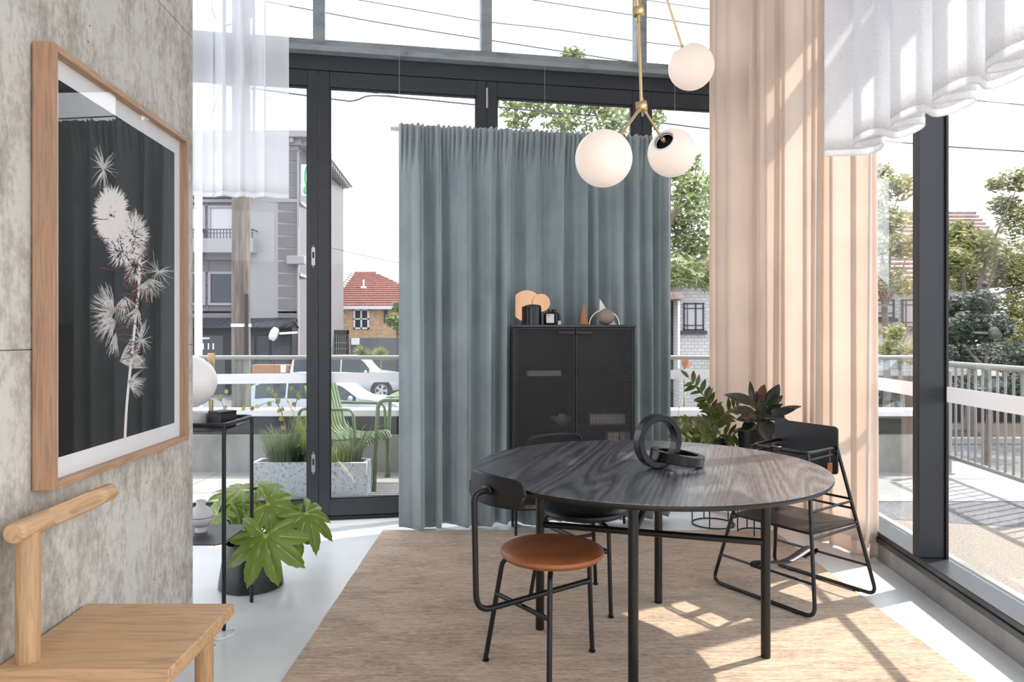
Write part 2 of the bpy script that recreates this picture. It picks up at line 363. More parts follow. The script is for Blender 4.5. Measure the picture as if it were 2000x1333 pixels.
def perf_mat():
    m, n, l, b = new_mat('perforated black steel'); b.inputs['Base Color'].default_value = S(26, 27, 28); b.inputs['Roughness'].default_value = .5
    out = n['Material Output']; tc = n.new('ShaderNodeTexCoord'); sp = n.new('ShaderNodeSeparateXYZ'); l.new(tc.outputs['Object'], sp.inputs[0])
    gs = []
    for ax in ('X', 'Z'):
        k = n.new('ShaderNodeMath'); k.operation = 'MULTIPLY'; k.inputs[1].default_value = 2 * PI / .0083; l.new(sp.outputs[ax], k.inputs[0])
        si = n.new('ShaderNodeMath'); si.operation = 'SINE'; l.new(k.outputs[0], si.inputs[0])
        g = n.new('ShaderNodeMath'); g.operation = 'GREATER_THAN'; g.inputs[1].default_value = -.35; l.new(si.outputs[0], g.inputs[0]); gs.append(g)
    mu = n.new('ShaderNodeMath'); mu.operation = 'MULTIPLY'; l.new(gs[0].outputs[0], mu.inputs[0]); l.new(gs[1].outputs[0], mu.inputs[1])
    tr = n.new('ShaderNodeBsdfTransparent'); mx = n.new('ShaderNodeMixShader'); l.new(mu.outputs[0], mx.inputs['Fac'])
    l.new(b.outputs['BSDF'], mx.inputs[1]); l.new(tr.outputs['BSDF'], mx.inputs[2]); l.new(mx.outputs['Shader'], out.inputs['Surface']); return m
M['perf'] = perf_mat()
def brick_mat(name, c1, c2, mortar, scale, vec=(1, 1, 1), msize=.02):
    m, n, l, b = new_mat(name); b.inputs['Roughness'].default_value = .9
    tc = n.new('ShaderNodeTexCoord'); sp = n.new('ShaderNodeSeparateXYZ'); cb = n.new('ShaderNodeCombineXYZ')
    l.new(tc.outputs['Object'], sp.inputs[0]); ad = n.new('ShaderNodeMath'); l.new(sp.outputs['X'], ad.inputs[0]); l.new(sp.outputs['Y'], ad.inputs[1])
    l.new(ad.outputs[0], cb.inputs['X']); l.new(sp.outputs['Z'], cb.inputs['Y'])
    t = n.new('ShaderNodeTexBrick'); t.inputs['Color1'].default_value = c1; t.inputs['Color2'].default_value = c2; t.inputs['Mortar'].default_value = mortar
    t.inputs['Scale'].default_value = scale; t.inputs['Mortar Size'].default_value = msize; l.new(cb.outputs[0], t.inputs['Vector'])
    l.new(t.outputs['Color'], b.inputs['Base Color']); return m
M['brick_tan'] = brick_mat('orange brick', S(186, 142, 100), S(212, 178, 138), S(200, 186, 166), 2.2)
M['brick_white'] = brick_mat('white painted brick', S(192, 190, 188), S(204, 202, 200), S(156, 154, 152), 2.2)
M['render_grey'] = plain('grey render', S(112, 109, 111), .9, noise=.05, nscale=1.5)
M['render_light'] = plain('pale render trim', S(146, 144, 145), .9)
M['soffit'] = plain('pale soffit', S(160, 156, 152), .9)
M['dark_paint'] = plain('dark shopfront paint', S(20, 21, 25), .6)
M['awning'] = plain('charcoal awning metal', S(38, 42, 50), .5, noise=.15, nscale=3)
M['win_dark'] = plain('dark window pane', S(34, 42, 50), .12)
M['win_white'] = plain('curtained window pane', S(176, 176, 178), .5)
M['roof_tile'] = ramp_mat('terracotta roof tiles', [S(120, 78, 70), S(150, 104, 94), S(170, 134, 122)], scale=9, rough=.9)
M['roof_grey'] = ramp_mat('weathered roof tiles', [S(140, 118, 112), S(172, 150, 144), S(186, 170, 166)], scale=6, rough=.9)
M['pole_wood'] = ramp_mat('weathered pole timber', [S(70, 64, 57), S(102, 93, 84), S(128, 119, 110)], scale=3, stretch=(4, 4, .35), rough=.95, bump=.3)
M['asphalt'] = ramp_mat('asphalt', [S(96, 97, 99), S(110, 111, 113), S(120, 121, 123)], scale=2, rough=.95)
M['aggregate'] = ramp_mat('exposed aggregate', [S(112, 105, 96), S(142, 134, 124), S(160, 154, 146)], scale=70, rough=.95, detail=4, bump=.4)
M['aggregate_grey'] = ramp_mat('grey aggregate', [S(78, 78, 80), S(108, 108, 110), S(130, 130, 132)], scale=60, rough=.95, detail=4, bump=.4)
M['car_white'] = plain('white car paint', S(190, 190, 194), .25, coat=.5)
M['car_silver'] = plain('silver car paint', S(172, 174, 182), .25, coat=.5)
M['tyre'] = plain('tyre', S(40, 41, 43), .85)
M['alloy'] = plain('alloy wheel', S(196, 198, 202), .35, metal=.5)
M['car_glass'] = plain('tinted car glass', S(44, 50, 55), .08)
M['tail_red'] = plain('red tail light', S(190, 40, 44), .3)
M['timber'] = ramp_mat('orange timber', [S(150, 96, 64), S(180, 122, 86)], scale=3, stretch=(1, 1, 8), rough=.7)
M['wire'] = plain('dark cable', S(70, 74, 78), .7)
M['wire_steel'] = plain('steel cable', S(150, 152, 154), .5)
M['green_metal'] = plain('olive green powder coat', S(104, 122, 88), .5)
M['grass'] = plain('pale green grass blades', S(140, 148, 92), .7, noise=.3, nscale=6, trans=.3)
M['grass_blue'] = plain('blue green grass blades', S(116, 130, 98), .7, noise=.25, nscale=6, trans=.3)
M['plume'] = plain('cream plume', S(224, 212, 190), .9, trans=.4)
M['soil'] = plain('soil', S(66, 56, 48), .95)
M['leaf'] = plain('fatsia leaf', S(114, 136, 48), .38, noise=.18, nscale=9, trans=.22)
M['vein'] = plain('leaf vein', S(158, 182, 96), .5)
M['stem'] = plain('green stem', S(104, 130, 62), .5)
M['leaf_zz'] = plain('zz plant leaf', S(82, 92, 36), .35, noise=.25, nscale=14, trans=.15)
M['leaf_rubber'] = plain('rubber plant leaf', S(38, 44, 34), .22, noise=.3, nscale=8)
M['leaf_rubber_back'] = plain('rubber plant bronze leaf', S(86, 58, 40), .35, noise=.2, nscale=8)
M['fol_a'] = plain('tree foliage', S(124, 138, 84), .6, noise=.35, nscale=1.2, trans=.35)
M['fol_b'] = plain('olive foliage', S(140, 142, 82), .6, noise=.35, nscale=1.2, trans=.35)
M['fol_dark'] = plain('dark foliage', S(58, 72, 52), .6, noise=.3, nscale=1.5, trans=.2)
M['bark'] = plain('bark', S(116, 106, 96), .95, noise=.2, nscale=6)
M['fence_grey'] = plain('grey garden wall', S(104, 104, 108), .9, noise=.06, nscale=1)
M['rail_metal'] = plain('galvanised rail', S(150, 149, 143), .45, metal=.2)
M['copper_mirror'] = plain('copper tinted mirror', S(160, 124, 96), .1, metal=1)
M['vase'] = plain('matt white ceramic', S(206, 203, 205), .75)
M['marble_grey'] = plain('pale stone', S(190, 190, 192), .4, noise=.08, nscale=10)
M['wood_cone'] = oak('walnut cone', S(172, 116, 80), (10, 10, 2))
M['taupe'] = plain('taupe stone ball', S(150, 134, 120), .6)
M['amber'] = plain('dark amber glass', S(40, 30, 24), .08)
M['label'] = plain('white paper label', S(226, 224, 226), .8)
M['ink'] = plain('grey print', S(120, 120, 122), .8)
M['cream'] = plain('cream card', S(216, 214, 208), .8)
M['green_sign'] = plain('green sign paint', S(60, 160, 96), .6)
M['warm_bulb'] = plain('warm bulb', S(255, 214, 170), .4, emit=4)
M['tube_light'] = plain('tube light', S(250, 248, 240), .4, emit=1)
M['cord'] = plain('white flex', S(236, 236, 236), .5)
M['orange_petal'] = plain('orange petal', S(214, 138, 110), .6, trans=.3)
# ------------------------------------------------------------------ room shell
CEIL = 3.95  # unseen ceiling, height lowered to block high sun from the right windows
FA = math.atan(.18)                                   # the folding-door wall recedes to the right
FO = Vector((-1.384, 4.81, 0)); FT = Vector((math.cos(FA), math.sin(FA), 0)); FN = Vector((-math.sin(FA), math.cos(FA), 0))
def fac_M(X):                                         # local x along the door wall, y outwards, at the wall point with world x = X
    o = FO + FT * ((X - FO.x) / FT.x)
    return Matrix.Translation(o) @ Matrix.Rotation(FA, 4, 'Z')
JX = [-2.444, -1.311, -.178, .957, 2.09]; LEAF = 1.134 / FT.x
RX0, RS = 1.6917, .0888                               # the glazed right wall: X = RX0 + RS*Y
RA = math.atan(RS); RT = Vector((math.sin(RA), math.cos(RA), 0)); RN = Vector((math.cos(RA), -math.sin(RA), 0))
def rw(Y, out=0.0, z=0.0): return Vector((RX0 + RS * Y, Y, z)) + RN * out
WX0, WS = -1.126, -.0669                              # the concrete wall on the left: X = WX0 + WS*Y
WA = math.atan(WS); WT = Vector((math.sin(WA), math.cos(WA), 0)); WN = Vector((math.cos(WA), -math.sin(WA), 0))
def lw(Y, w=0.0, z=0.0): return Vector((WX0 + WS * Y, Y, z)) + WN * w

m = MB(); pl = [(-5.2, -3.2), (2.3, -3.2)] + [(rw(0).x, 0)] + [(rw(5.3).x + .05, 5.42), (-5.2, 4.81 + .18 * (-5.2 + 1.384) + .06)]
m.prism(pl, -.12, 0)
tag(m.build('floor', M['floor'], smooth=0), 'pale grey painted concrete floor with a soft sheen', 'floor', kind='structure')
m = MB(); m.prism([(-5.2, -3.2), (2.4, -3.2), (2.5, 5.7), (-5.2, 4.4)], CEIL, CEIL + .15)
tag(m.build('ceiling', M['ceiling'], smooth=0), 'white ceiling above the tall shopfront windows', 'ceiling', kind='structure')

# concrete wall: a core with form panels
WEND = 2.95
def wall_box(mb, y0, y1, w0, w1, z0, z1):
    a, b, c, d = lw(y0, w0), lw(y1, w0), lw(y1, w1), lw(y0, w1)
    return mb.prism([(p.x, p.y) for p in (a, b, c, d)], z0, z1)
m = MB(); wall_box(m, -1.2, WEND - .004, -.22, -.012, 0, CEIL - .02)
wl_ = m.build('wall_left', M['concrete'], smooth=0)
tag(wl_, 'raw board-marked concrete wall carrying the framed picture', 'wall', kind='structure')
for z0, z1 in ((0, 1.2135), (1.2165, 2.4835), (2.4865, 3.7535), (3.7565, CEIL - .005)):
    m = MB(); wall_box(m, -1.2, .46, -.012, 0, z0, z1); m.build('concrete_panel', M['concrete'], wl_, smooth=0)
    m = MB(); wall_box(m, .464, WEND, -.012, 0, z0, z1); m.build('concrete_panel', M['concrete'], wl_, smooth=0)

# unseen rear wall added to darken glass reflections, open on top for fill light
m = MB(); m.box(-5.2, 1.6, -3.3, -3.2, 0, 2.55)
for k in range(6): m.box(-5.2 + 1.34 * k, -5.1 + 1.34 * k, -3.3, -3.2, 2.55, CEIL)
tag(m.build('wall_back_added', M['ceiling'], smooth=0), 'white unseen rear wall added to cut glass reflections, with high openings for fill light', 'wall', kind='structure')
# folding doors
def bar(mb, Mx, x0, x1, y0, y1, z0, z1): return mb.box(x0, x1, y0, y1, z0, z1, Mx)
names = ['folding glass door leaf behind the black side table and white sheer', 'folding glass door leaf between the sheer and the teal curtain, planter behind it',
         'folding glass door leaf hidden behind the middle of the teal curtain', 'folding glass door leaf behind the right end of the teal curtain and the plants',]
for i in range(-1, 4):
    X = JX[0] - 1.133 if i < 0 else JX[i]
    Mx = fac_M(X); g = .002; w = LEAF
    m = MB()
    bar(m, Mx, g, .073, 0, .06, .025, 3.052); bar(m, Mx, w - .073, w - g, 0, .06, .025, 3.052)
    bar(m, Mx, .073, w - .073, 0, .06, .025, .137); bar(m, Mx, .073, w - .073, 0, .06, 2.946, 3.052)
    lab = 'folding glass door leaf mostly hidden behind the concrete wall' if i < 0 else names[i]
    d = tag(m.build('door_%d' % (i + 2), M['frame'], bevel=.003), lab, 'door', kind='structure')
    m = MB()
    for (a, b, c, e) in ((.073, .081, .137, 2.946), (w - .081, w - .073, .137, 2.946), (.081, w - .081, .137, .145), (.081, w - .081, 2.938, 2.946)):
        bar(m, Mx, a, b, .012, .05, c, e)
    m.build('gasket', M['frame_dark'], d, smooth=0)
    m = MB(); bar(m, Mx, .075, w - .075, .028, .034, .139, 2.944); m.build('pane', M['glass'], d, smooth=0)
    m = MB(); bar(m, Mx, .082, w - .082, .0255, .0275, .931, .998); m.build('frosted_band', M['frost'], d, smooth=0, label='white frosted safety band across the glass')
    if i == 0:
        for zc in (1.79, .39):
            m = MB(); prof = [(.0, -.003), (.012, -.003), (.012, 0), (0, .001)]
            pts = [(w - .035 + .012 * math.cos(a), zc + sgn * .052 + .012 * math.sin(a)) for sgn, r0 in ((1, 0), (-1, PI)) for a in [r0 + PI * k / 8 for k in range(9)]]
            n_ = len(pts)
            m.add([(x, -.004, z) for x, z in pts] + [(x, .001, z) for x, z in pts], [tuple(range(n_))] + [(k, n_ + k, n_ + (k + 1) % n_, (k + 1) % n_) for k in range(n_)], Mx)
            fb = m.build('flush_bolt', M['steel'], d)
            m = MB(); bar(m, Mx, w - .041, w - .029, -.006, -.003, zc - .012, zc + .03); m.build('bolt_slide', M['frame_dark'], fb, smooth=0)
            for dz in (.072, -.072): m = MB(); m.sphere(Mx @ Vector((w - .035, -.001, zc + dz)), .005, 8, 6); m.build('screw', M['steel'], fb)
    if i in (1, 2):
        m = MB(); m.tube([Mx @ Vector((w, -.008, 2.86)), Mx @ Vector((w, -.008, 3.0))], .009, 10); m.build('hinge', M['steel'], d)

Mx = fac_M(-3.577); L = 4 * LEAF + LEAF
m = MB(); bar(m, Mx, 0, L, .0, .1, 3.056, 3.158)
tag(m.build('trim_1', M['frame'], bevel=.004), 'charcoal head frame above the folding doors', 'door head', kind='structure')
m = MB(); bar(m, Mx, 0, L, -.01, .12, 0, .024)
tag(m.build('trim_2', M['frame_dark'], bevel=.002), 'black threshold track under the folding doors', 'threshold', kind='structure')
m = MB()                                              # painted steel beam with a bevelled upper flange
prof = [(-.075, 3.16), (-.075, 3.195), (-.055, 3.20), (-.03, 3.252), (.14, 3.252), (.14, 3.16)]
m.add([(x, y, z) for x in (0, L) for y, z in prof], [tuple(range(5, -1, -1)), tuple(range(6, 12))] + [(k, (k + 1) % 6, 6 + (k + 1) % 6, 6 + k) for k in range(6)], Mx)
tag(m.build('trim_3', M['beam'], smooth=20), 'weathered grey painted steel beam between doors and upper windows', 'beam', kind='structure')
labs = ['upper window pane left of the white sheer, near the concrete wall', 'upper window above the white sheer', 'upper window above the left half of the teal curtain', 'upper window between the pendant lamp rod and the middle mullion', 'upper window behind the right globe and the peach curtain']
for i in range(5):
    X = JX[0] - 1.133 if i == 0 else JX[i - 1]
    Mx = fac_M(X); w = LEAF
    m = MB(); bar(m, Mx, -.038, .038, .0, .11, 3.252, CEIL); bar(m, Mx, .038, w - .038, .03, .09, 3.252, 3.262); bar(m, Mx, .038, w - .038, .03, .09, CEIL - .08, CEIL)
    if i == 4: bar(m, Mx, w - .038, w + .038, .0, .11, 3.252, CEIL)
    d = tag(m.build('window_%d' % (i + 1), M['beam'], bevel=.004), labs[i], 'window', kind='structure')
    m = MB(); bar(m, Mx, .038, w - .038, .05, .056, 3.262, CEIL - .08); m.build('pane', M['glass'], d, smooth=0)

# corner post and glazed right wall
c = rw(5.36, .06)
m = MB(); m.prism([(c.x - .1, c.y - .1), (c.x + .1, c.y - .1), (c.x + .1, c.y + .12), (c.x - .1, c.y + .12)], 0, CEIL)
tag(m.build('trim_4', M['frame'], bevel=.004), 'charcoal corner post behind the peach curtain', 'post', kind='structure')
def rbox(mb, y0, y1, o0, o1, z0, z1):
    return mb.prism([(p.x, p.y) for p in (rw(y0, o0), rw(y0, o1), rw(y1, o1), rw(y1, o0))], z0, z1)
m = MB(); rbox(m, -1.5, 5.26, 0, .3, 0, .098)
tag(m.build('wall_right', M['concrete2'], bevel=.004), 'low concrete upstand under the right hand windows', 'wall', kind='structure')
m = MB(); rbox(m, -1.5, 5.26, -.012, .16, .099, .128); rbox(m, -1.5, 5.26, -.004, .16, .128, .158)
tag(m.build('trim_5', M['frame'], bevel=.003), 'charcoal sill rail with a bright top along the right windows', 'sill', kind='structure')
m = MB(); rbox(m, -1.5, 5.26, 0, .14, 3.16, 3.25)
tag(m.build('trim_6', M['frame'], bevel=.003), 'charcoal transom high on the right windows', 'transom', kind='structure')
ys = [-1.45, 1.2, 3.5365, 5.26]
labs = ['tall right window beside the camera', 'tall right window in front of the mullion, railing and trees behind', 'tall right window between mullion and peach curtain']
for i in range(3):
    y0, y1 = ys[i], ys[i + 1]
    m = MB(); rbox(m, y1 - .0335, y1 + .0335, 0, .122, .159, CEIL)
    d = tag(m.build('window_%d' % (i + 6), M['frame'], bevel=.003), labs[i], 'window', kind='structure')
    m = MB(); rbox(m, y1 - .045, y1 + .045, .122, .134, .159, CEIL); m.build('gasket', M['frame_dark'], d, smooth=0)
    m = MB(); rbox(m, y0 + .046, y1 - .046, .126, .132, .159, 3.159); m.build('pane', M['glass'], d, smooth=0)
    m = MB(); rbox(m, y0 + .046, y1 - .046, .126, .132, 3.251, CEIL); m.build('pane', M['glass'], d, smooth=0)
    m = MB(); rbox(m, y0 + .05, y1 - .05, .1225, .125, .928, 1.003); m.build('frosted_band', M['frost'], d, smooth=0, label='white frosted safety band across the glass')

# ------------------------------------------------------------------ rug
def rug_pt(u, v):
    x = -.826 + 2.49 * u; y = 1.05 + 3.49 * v
    e = .0015 * math.sin(31 * v + 3 * math.sin(9 * v)) * (abs(u - .5) * 2) ** 8; f = .003 * math.sin(27 * u + 2 * math.sin(11 * u)) * (abs(v - .5) * 2) ** 8
    z = .012 + .0012 * math.sin(40 * u) * math.sin(33 * v)
    return (x + e, y + f, z)
m = MB(); m.grid(rug_pt, 90, 120)
border = [rug_pt(i / 90, 0) for i in range(91)] + [rug_pt(1, j / 120) for j in range(1, 121)] + [rug_pt(1 - i / 90, 1) for i in range(1, 91)] + [rug_pt(0, 1 - j / 120) for j in range(1, 120)]
nb = len(border); m.add(border + [(x, y, .001) for x, y, z in border], [(k, (k + 1) % nb, nb + (k + 1) % nb, nb + k) for k in range(nb)])
tag(m.build('rug', M['rug']), 'large tan silky rug with brown streaks under the table', 'rug')

# ------------------------------------------------------------------ framed picture
pic = thing('framed_picture', 'large oak framed photograph of white seed heads on black', 'picture', lw(1.843, 0, .848))
Y0, Y1, Z0, Z1, W0, W1 = 1.843, 2.749, .848, 2.016, .006, .06
fw = .02
def lbox(y0, y1, w0, w1, z0, z1, name, mat, parent, **k):
    m = MB(); wall_box(m, y0, y1, w0, w1, z0, z1); return m.build(name, mat, parent, **k)
lbox(Y0, Y0 + fw, W0, W1, Z0, Z1, 'frame_side', M['oak_frame'], pic, bevel=.0015)
lbox(Y1 - fw, Y1, W0, W1, Z0, Z1, 'frame_side', M['oak_frame'], pic, bevel=.0015)
lbox(Y0 + fw, Y1 - fw, W0, W1, Z0, Z0 + fw, 'frame_rail', M['oak_frame_h'], pic, bevel=.0015)
lbox(Y0 + fw, Y1 - fw, W0, W1, Z1 - fw, Z1, 'frame_rail', M['oak_frame_h'], pic, bevel=.0015)
lbox(Y0 + fw, Y1 - fw, .03, .033, Z0 + fw, Z1 - fw, 'mat_board', M['mat_board'], pic, smooth=0)
pr = lbox(Y0 + fw + .05, Y1 - fw - .05, .033, .0335, Z0 + fw + .055, Z1 - fw - .055, 'print', M['print'], pic, smooth=0)
lbox(Y0 + fw, Y1 - fw, .048, .05, Z0 + fw, Z1 - fw, 'glass', M['picture_glass'], pic, smooth=0)
def on_print(px, py, w=.0342):
    r = (px - 1000) / FPX; o = lw(0, w); Yd = o.x / (r - WS) if False else None
    # wall plane point: X = o.x + WS*(Y-o.y)
    Yd = (o.x - WS * o.y) / (r - WS); return P(px, py, Yd)
ps = MB(); psr = MB()
def strand(mb, a, b, w0=1.3, w1=.3, bend=0, lay=.0342):
    ax, ay = a; bx, by = b; dx, dy = bx - ax, by - ay; L_ = math.hypot(dx, dy) or 1; nx, ny = -dy / L_, dx / L_
    pts = []
    for t in (0, .5, 1):
        o = bend * L_ * 4 * t * (1 - t); w = w0 + (w1 - w0) * t
        cx, cy = ax + dx * t + nx * o, ay + dy * t + ny * o
        pts += [on_print(cx + nx * w / 2, cy + ny * w / 2, lay), on_print(cx - nx * w / 2, cy - ny * w / 2, lay)]
    mb.add(pts, [(0, 1, 3, 2), (2, 3, 5, 4)])
R_ = random.Random(3)
def burst(cx, cy, n, r0, r1, a0=0, a1=360, mb=ps, w=1.0, core=0, lay=.0342):
    for k in range(n):
        a = math.radians(R_.uniform(a0, a1)); r = R_.uniform(r0, r1); c0 = R_.uniform(0, core)
        fx = .8                                        # the print is seen foreshortened
        strand(mb, (cx + c0 * math.cos(a) * fx, cy + c0 * math.sin(a)), (cx + r * math.cos(a) * fx, cy + r * math.sin(a)), w, .3, R_.uniform(-.08, .08), lay)
stemp = smooth_path([(244, 860, 0), (247, 800, 0), (252, 745, 0), (258, 690, 0), (265, 620, 0), (271, 560, 0), (272, 510, 0), (262, 470, 0), (235, 440, 0)], 5)
for a, b in zip(stemp, stemp[1:]): strand(ps, (a.x, a.y), (b.x, b.y), 5, 5)
burst(202, 328, 34, 18, 40, 0, 360, w=1.1); burst(202, 332, 10, 35, 58, 60, 140)
burst(204, 326, 6, 40, 46, 235, 260)
def tuft(cx, cy, rx, ry, n, mb=ps, w=1.2):
    for k in range(n):
        a = R_.uniform(0, 2 * PI); q = math.sqrt(R_.random()); x, y = cx + rx * q * .72 * math.cos(a), cy + ry * q * .72 * math.sin(a)
        L_ = R_.uniform(9, 22); strand(mb, (x, y), (x + L_ * math.cos(a) * .8, y + L_ * math.sin(a)), w * R_.uniform(.8, 1.6), .3, R_.uniform(-.1, .1), .0342 + R_.random() * .0006)
tuft(218, 420, 32, 58, 1300, w=1.7); tuft(262, 462, 26, 50, 420); tuft(238, 492, 28, 24, 150); tuft(263, 520, 18, 30, 110)
burst(222, 610, 130, 22, 64, 115, 265); burst(226, 628, 70, 20, 60, 100, 215); burst(226, 650, 40, 20, 52, 80, 120)
burst(244, 580, 46, 22, 52, 30, 140); burst(290, 545, 90, 16, 48, 10, 150); burst(309, 530, 26, 22, 46, 0, 360)
burst(275, 664, 36, 16, 36, 0, 360); burst(274, 664, 10, 30, 44, 270, 300)
burst(234, 706, 60, 22, 56, 300, 350); burst(234, 706, 20, 20, 46, 0, 20); burst(262, 690, 50, 12, 34, 20, 150)
burst(250, 745, 66, 16, 46, 325, 420); burst(258, 720, 40, 14, 40, 300, 360); burst(268, 600, 40, 18, 50, 60, 150)
for k in range(90):
    x, y = R_.uniform(235, 292), R_.uniform(470, 600); a = R_.uniform(0, 2 * PI); L_ = R_.uniform(8, 20)
    strand(psr, (x, y), (x + L_ * math.cos(a) * .8, y + L_ * math.sin(a)), 2.0, .6, R_.uniform(-.2, .2), .0352)
for k in range(26):
    x, y = R_.uniform(238, 262), R_.uniform(600, 700); a = R_.uniform(-.5, .5) + (0 if k % 2 else PI); L_ = R_.uniform(8, 22)
    strand(psr, (x, y), (x + L_ * math.cos(a), y + L_ * math.sin(a)), 2.0, .6, R_.uniform(-.2, .2), .0352)
for (x, y) in ((197, 523), (182, 462), (178, 425)): strand(psr, (x, y), (x + 32, y + 4), 2.5, 1, .05, .0352)
ps.build('printed_seed_heads', M['strand'], pic, smooth=0, kind='stuff', label='printed white feathery seed heads on a long stem')
psr.build('printed_red_hairs', M['strand_red'], pic, smooth=0, kind='stuff', label='printed dark red hairs among the seed heads')

# ------------------------------------------------------------------ oak chair with a bar back
SZ = .46
ch = thing('oak_chair', 'solid oak chair with a rounded bar backrest in the left foreground', 'chair', (-1.03, 1.89, 0))
m = MB(); sp = [lw(1.684, .012), (-.8117, 1.684), (-.8205, 2.103), lw(2.103, .012)]
m.prism([(p[0], p[1]) for p in sp], SZ - .034, SZ); m.build('seat', M['oak'], ch, bevel=.003)
m = MB(); a = [lw(1.71, .04), (-.835, 1.71), (-.843, 2.078), lw(2.078, .04)]; m.prism([(p[0], p[1]) for p in a], SZ - .062, SZ - .0345); m.build('apron', M['oak'], ch, bevel=.002)
for (x, y) in ((-.878, 2.03), (-.868, 1.75), (-1.19, 2.03), (-1.17, 1.75)):
    m = MB(); m.lathe([(.022, 0), (.025, .012), (.0255, SZ - .0625)], 24, Matrix.Translation((x, y, 0))); m.build('leg', M['oak_v'], ch)
pb = Vector((-1.178, 1.732, SZ))
m = MB(); m.lathe([(.0265, 0), (.0265, .315)], 28, Matrix.Translation(pb)); m.build('back_post', M['oak_v'], ch)
m = MB(); BR, n_ = .0255, 36; ringv = []; stations = [k / 60 for k in range(61)]
b0 = pb + WT * (1.674 - 1.732) / WT.y; b1 = pb + WT * (2.137 - 1.732) / WT.y; vs_ = []
for t in stations:
    o = b0.lerp(b1, t); z = .784; e = min(t, 1 - t) * .47
    rr = BR * (1 if e > .006 else .86 + .14 * math.sqrt(max(0, 1 - (1 - e / .006) ** 2)))
    cut = 0
    if .27 < t < .86: s = min((t - .27) / .09, (.86 - t) / .16, 1); cut = .016 * math.sqrt(max(0, 1 - (1 - s) ** 2))
    for j in range(n_):
        a = 2 * PI * j / n_; w, h = rr * math.cos(a), rr * math.sin(a)
        nx, nz = .92, .39                              # the scooped flat faces the room and slightly up
        dd = w * nx + h * nz; lim = rr - cut
        if dd > lim: w -= (dd - lim) * nx; h -= (dd - lim) * nz
        vs_.append((o.x + WN.x * w, o.y + WN.y * w, z + h))
fs_ = [(i * n_ + j, (i + 1) * n_ + j, (i + 1) * n_ + (j + 1) % n_, i * n_ + (j + 1) % n_) for i in range(60) for j in range(n_)] + [tuple(range(n_)), tuple(60 * n_ + j for j in range(n_ - 1, -1, -1))]
m.add(vs_, fs_); m.build('backrest', M['oak_y'], ch, smooth=28)

# ------------------------------------------------------------------ black tube side table with its things
TX0, TX1, TY0, TY1, TZ = -1.74, -1.222, 3.01, 3.347, .872
ct = thing('side_table', 'slim black tubular side table with two trays by the concrete wall', 'table', (-1.48, 3.18, 0))
m = MB(); m.tube(fillet([(TX0, TY0, TZ), (TX1, TY0, TZ), (TX1, TY1, TZ), (TX0, TY1, TZ)], .035, 6, True), .0095, 10, True); m.build('top_rail', M['black'], ct)
for (x, y) in ((TX1, TY0 + .008), (TX1, TY1 - .008), (TX0, TY0 + .008), (TX0, TY1 - .008)):
    m = MB(); m.tube([(x, y, .012), (x, y, TZ)], .0088, 10); lg = m.build('leg', M['black'], ct)
    m = MB(); m.lathe([(.006, 0), (.0085, .004), (.0085, .012)], 12, Matrix.Translation((x, y, 0))); m.build('foot', M['black_satin'], lg)
for zt in (.848, .366):
    m = MB(); po = fillet([(TX0 + .012, TY0 + .005, 0), (TX1 - .012, TY0 + .005, 0), (TX1 - .012, TY1 - .005, 0), (TX0 + .012, TY1 - .005, 0)], .04, 6, True)
    m.prism([(p.x, p.y) for p in po], zt - .004, zt); m.build('tray', M['frame'], ct, smooth=0)
# globe lamp
gl = thing('globe_table_lamp', 'white globe table lamp with brass bracket on the black side table', 'lamp', (-1.455, 3.2, .848))
gc = Vector((-1.452, 3.2, 1.045))
m = MB(); m.lathe([(.088, .848), (.09, .852), (.09, .90), (.086, .906), (.03, .908)], 40, Matrix.Translation((gc.x + .0, gc.y, 0))); m.build('base', M['marble_grey'], gl)
m = MB(); m.sphere(gc, .1185, 40, 24); m.build('globe', M['opal_rim'], gl)
m = MB(); px_ = gc.x + .099
m.box(px_ - .006, px_ + .006, gc.y - .012, gc.y + .012, .848, .965); m.build('bracket', M['brass'], gl, bevel=.001)
m = MB(); m.box(gc.x + .045, gc.x + .075, gc.y + .09, gc.y + .102, 1.10, 1.172); m.build('top_bracket', M['brass'], gl, bevel=.001)
m = MB(); m.lathe([(.012, 0), (.014, .004), (.014, .012), (.011, .016)], 20, Matrix.Translation((px_ + .006, gc.y - .02, .885)) @ Matrix.Rotation(PI / 2, 4, 'Y')); m.build('switch_knob', M['black_satin'], gl)
m = MB(); cd = smooth_path([(-1.5, 3.26, .05), (-1.35, 3.12, .004), (-1.262, 3.0, .004), (-1.21, 2.92, .004), (-1.165, 2.98, .004), (-1.19, 3.03, .004), (-1.27, 2.97, .004), (-1.235, 2.82, .004), (-1.19, 2.83, .004), (-1.2, 2.88, .004), (-1.3, 2.86, .004)], 8)
m.tube(cd, .0035, 6); m.build('cord', M['cord'], gl, label='white flex coiled on the floor')
# box and vase
m = MB(); Mb = Matrix.Translation((-1.292, 3.175, .8485)) @ Matrix.Rotation(math.radians(-28), 4, 'Z')
m.box(-.042, .042, -.042, .042, 0, .06, Mb)
bx = thing('box', 'small black cube box beside the globe lamp', 'box', (-1.292, 3.175, .8485)); m.build('body', M['black'], bx, bevel=.002)
m = MB(); m.box(-.0425, .0425, -.0425, .0425, .0602, .07, Mb); m.build('lid', M['black_satin'], bx, bevel=.002)
va = thing('vase', 'round matt white vase with a narrow neck on the lower tray', 'vase', (-1.405, 3.215, .366))
m = MB(); vp = [(.024, .366), (.026, .372), (.024, .380)] + [(.054 * math.cos(a), .434 + .05 * math.sin(a)) for a in [math.radians(-62 + 7 * k) for k in range(9)]]
m.lathe(vp + [(.054, .434)], 36, Matrix.Translation((-1.405, 3.215, 0)), cap1=False); m.build('lower_half', M['vase'], va)
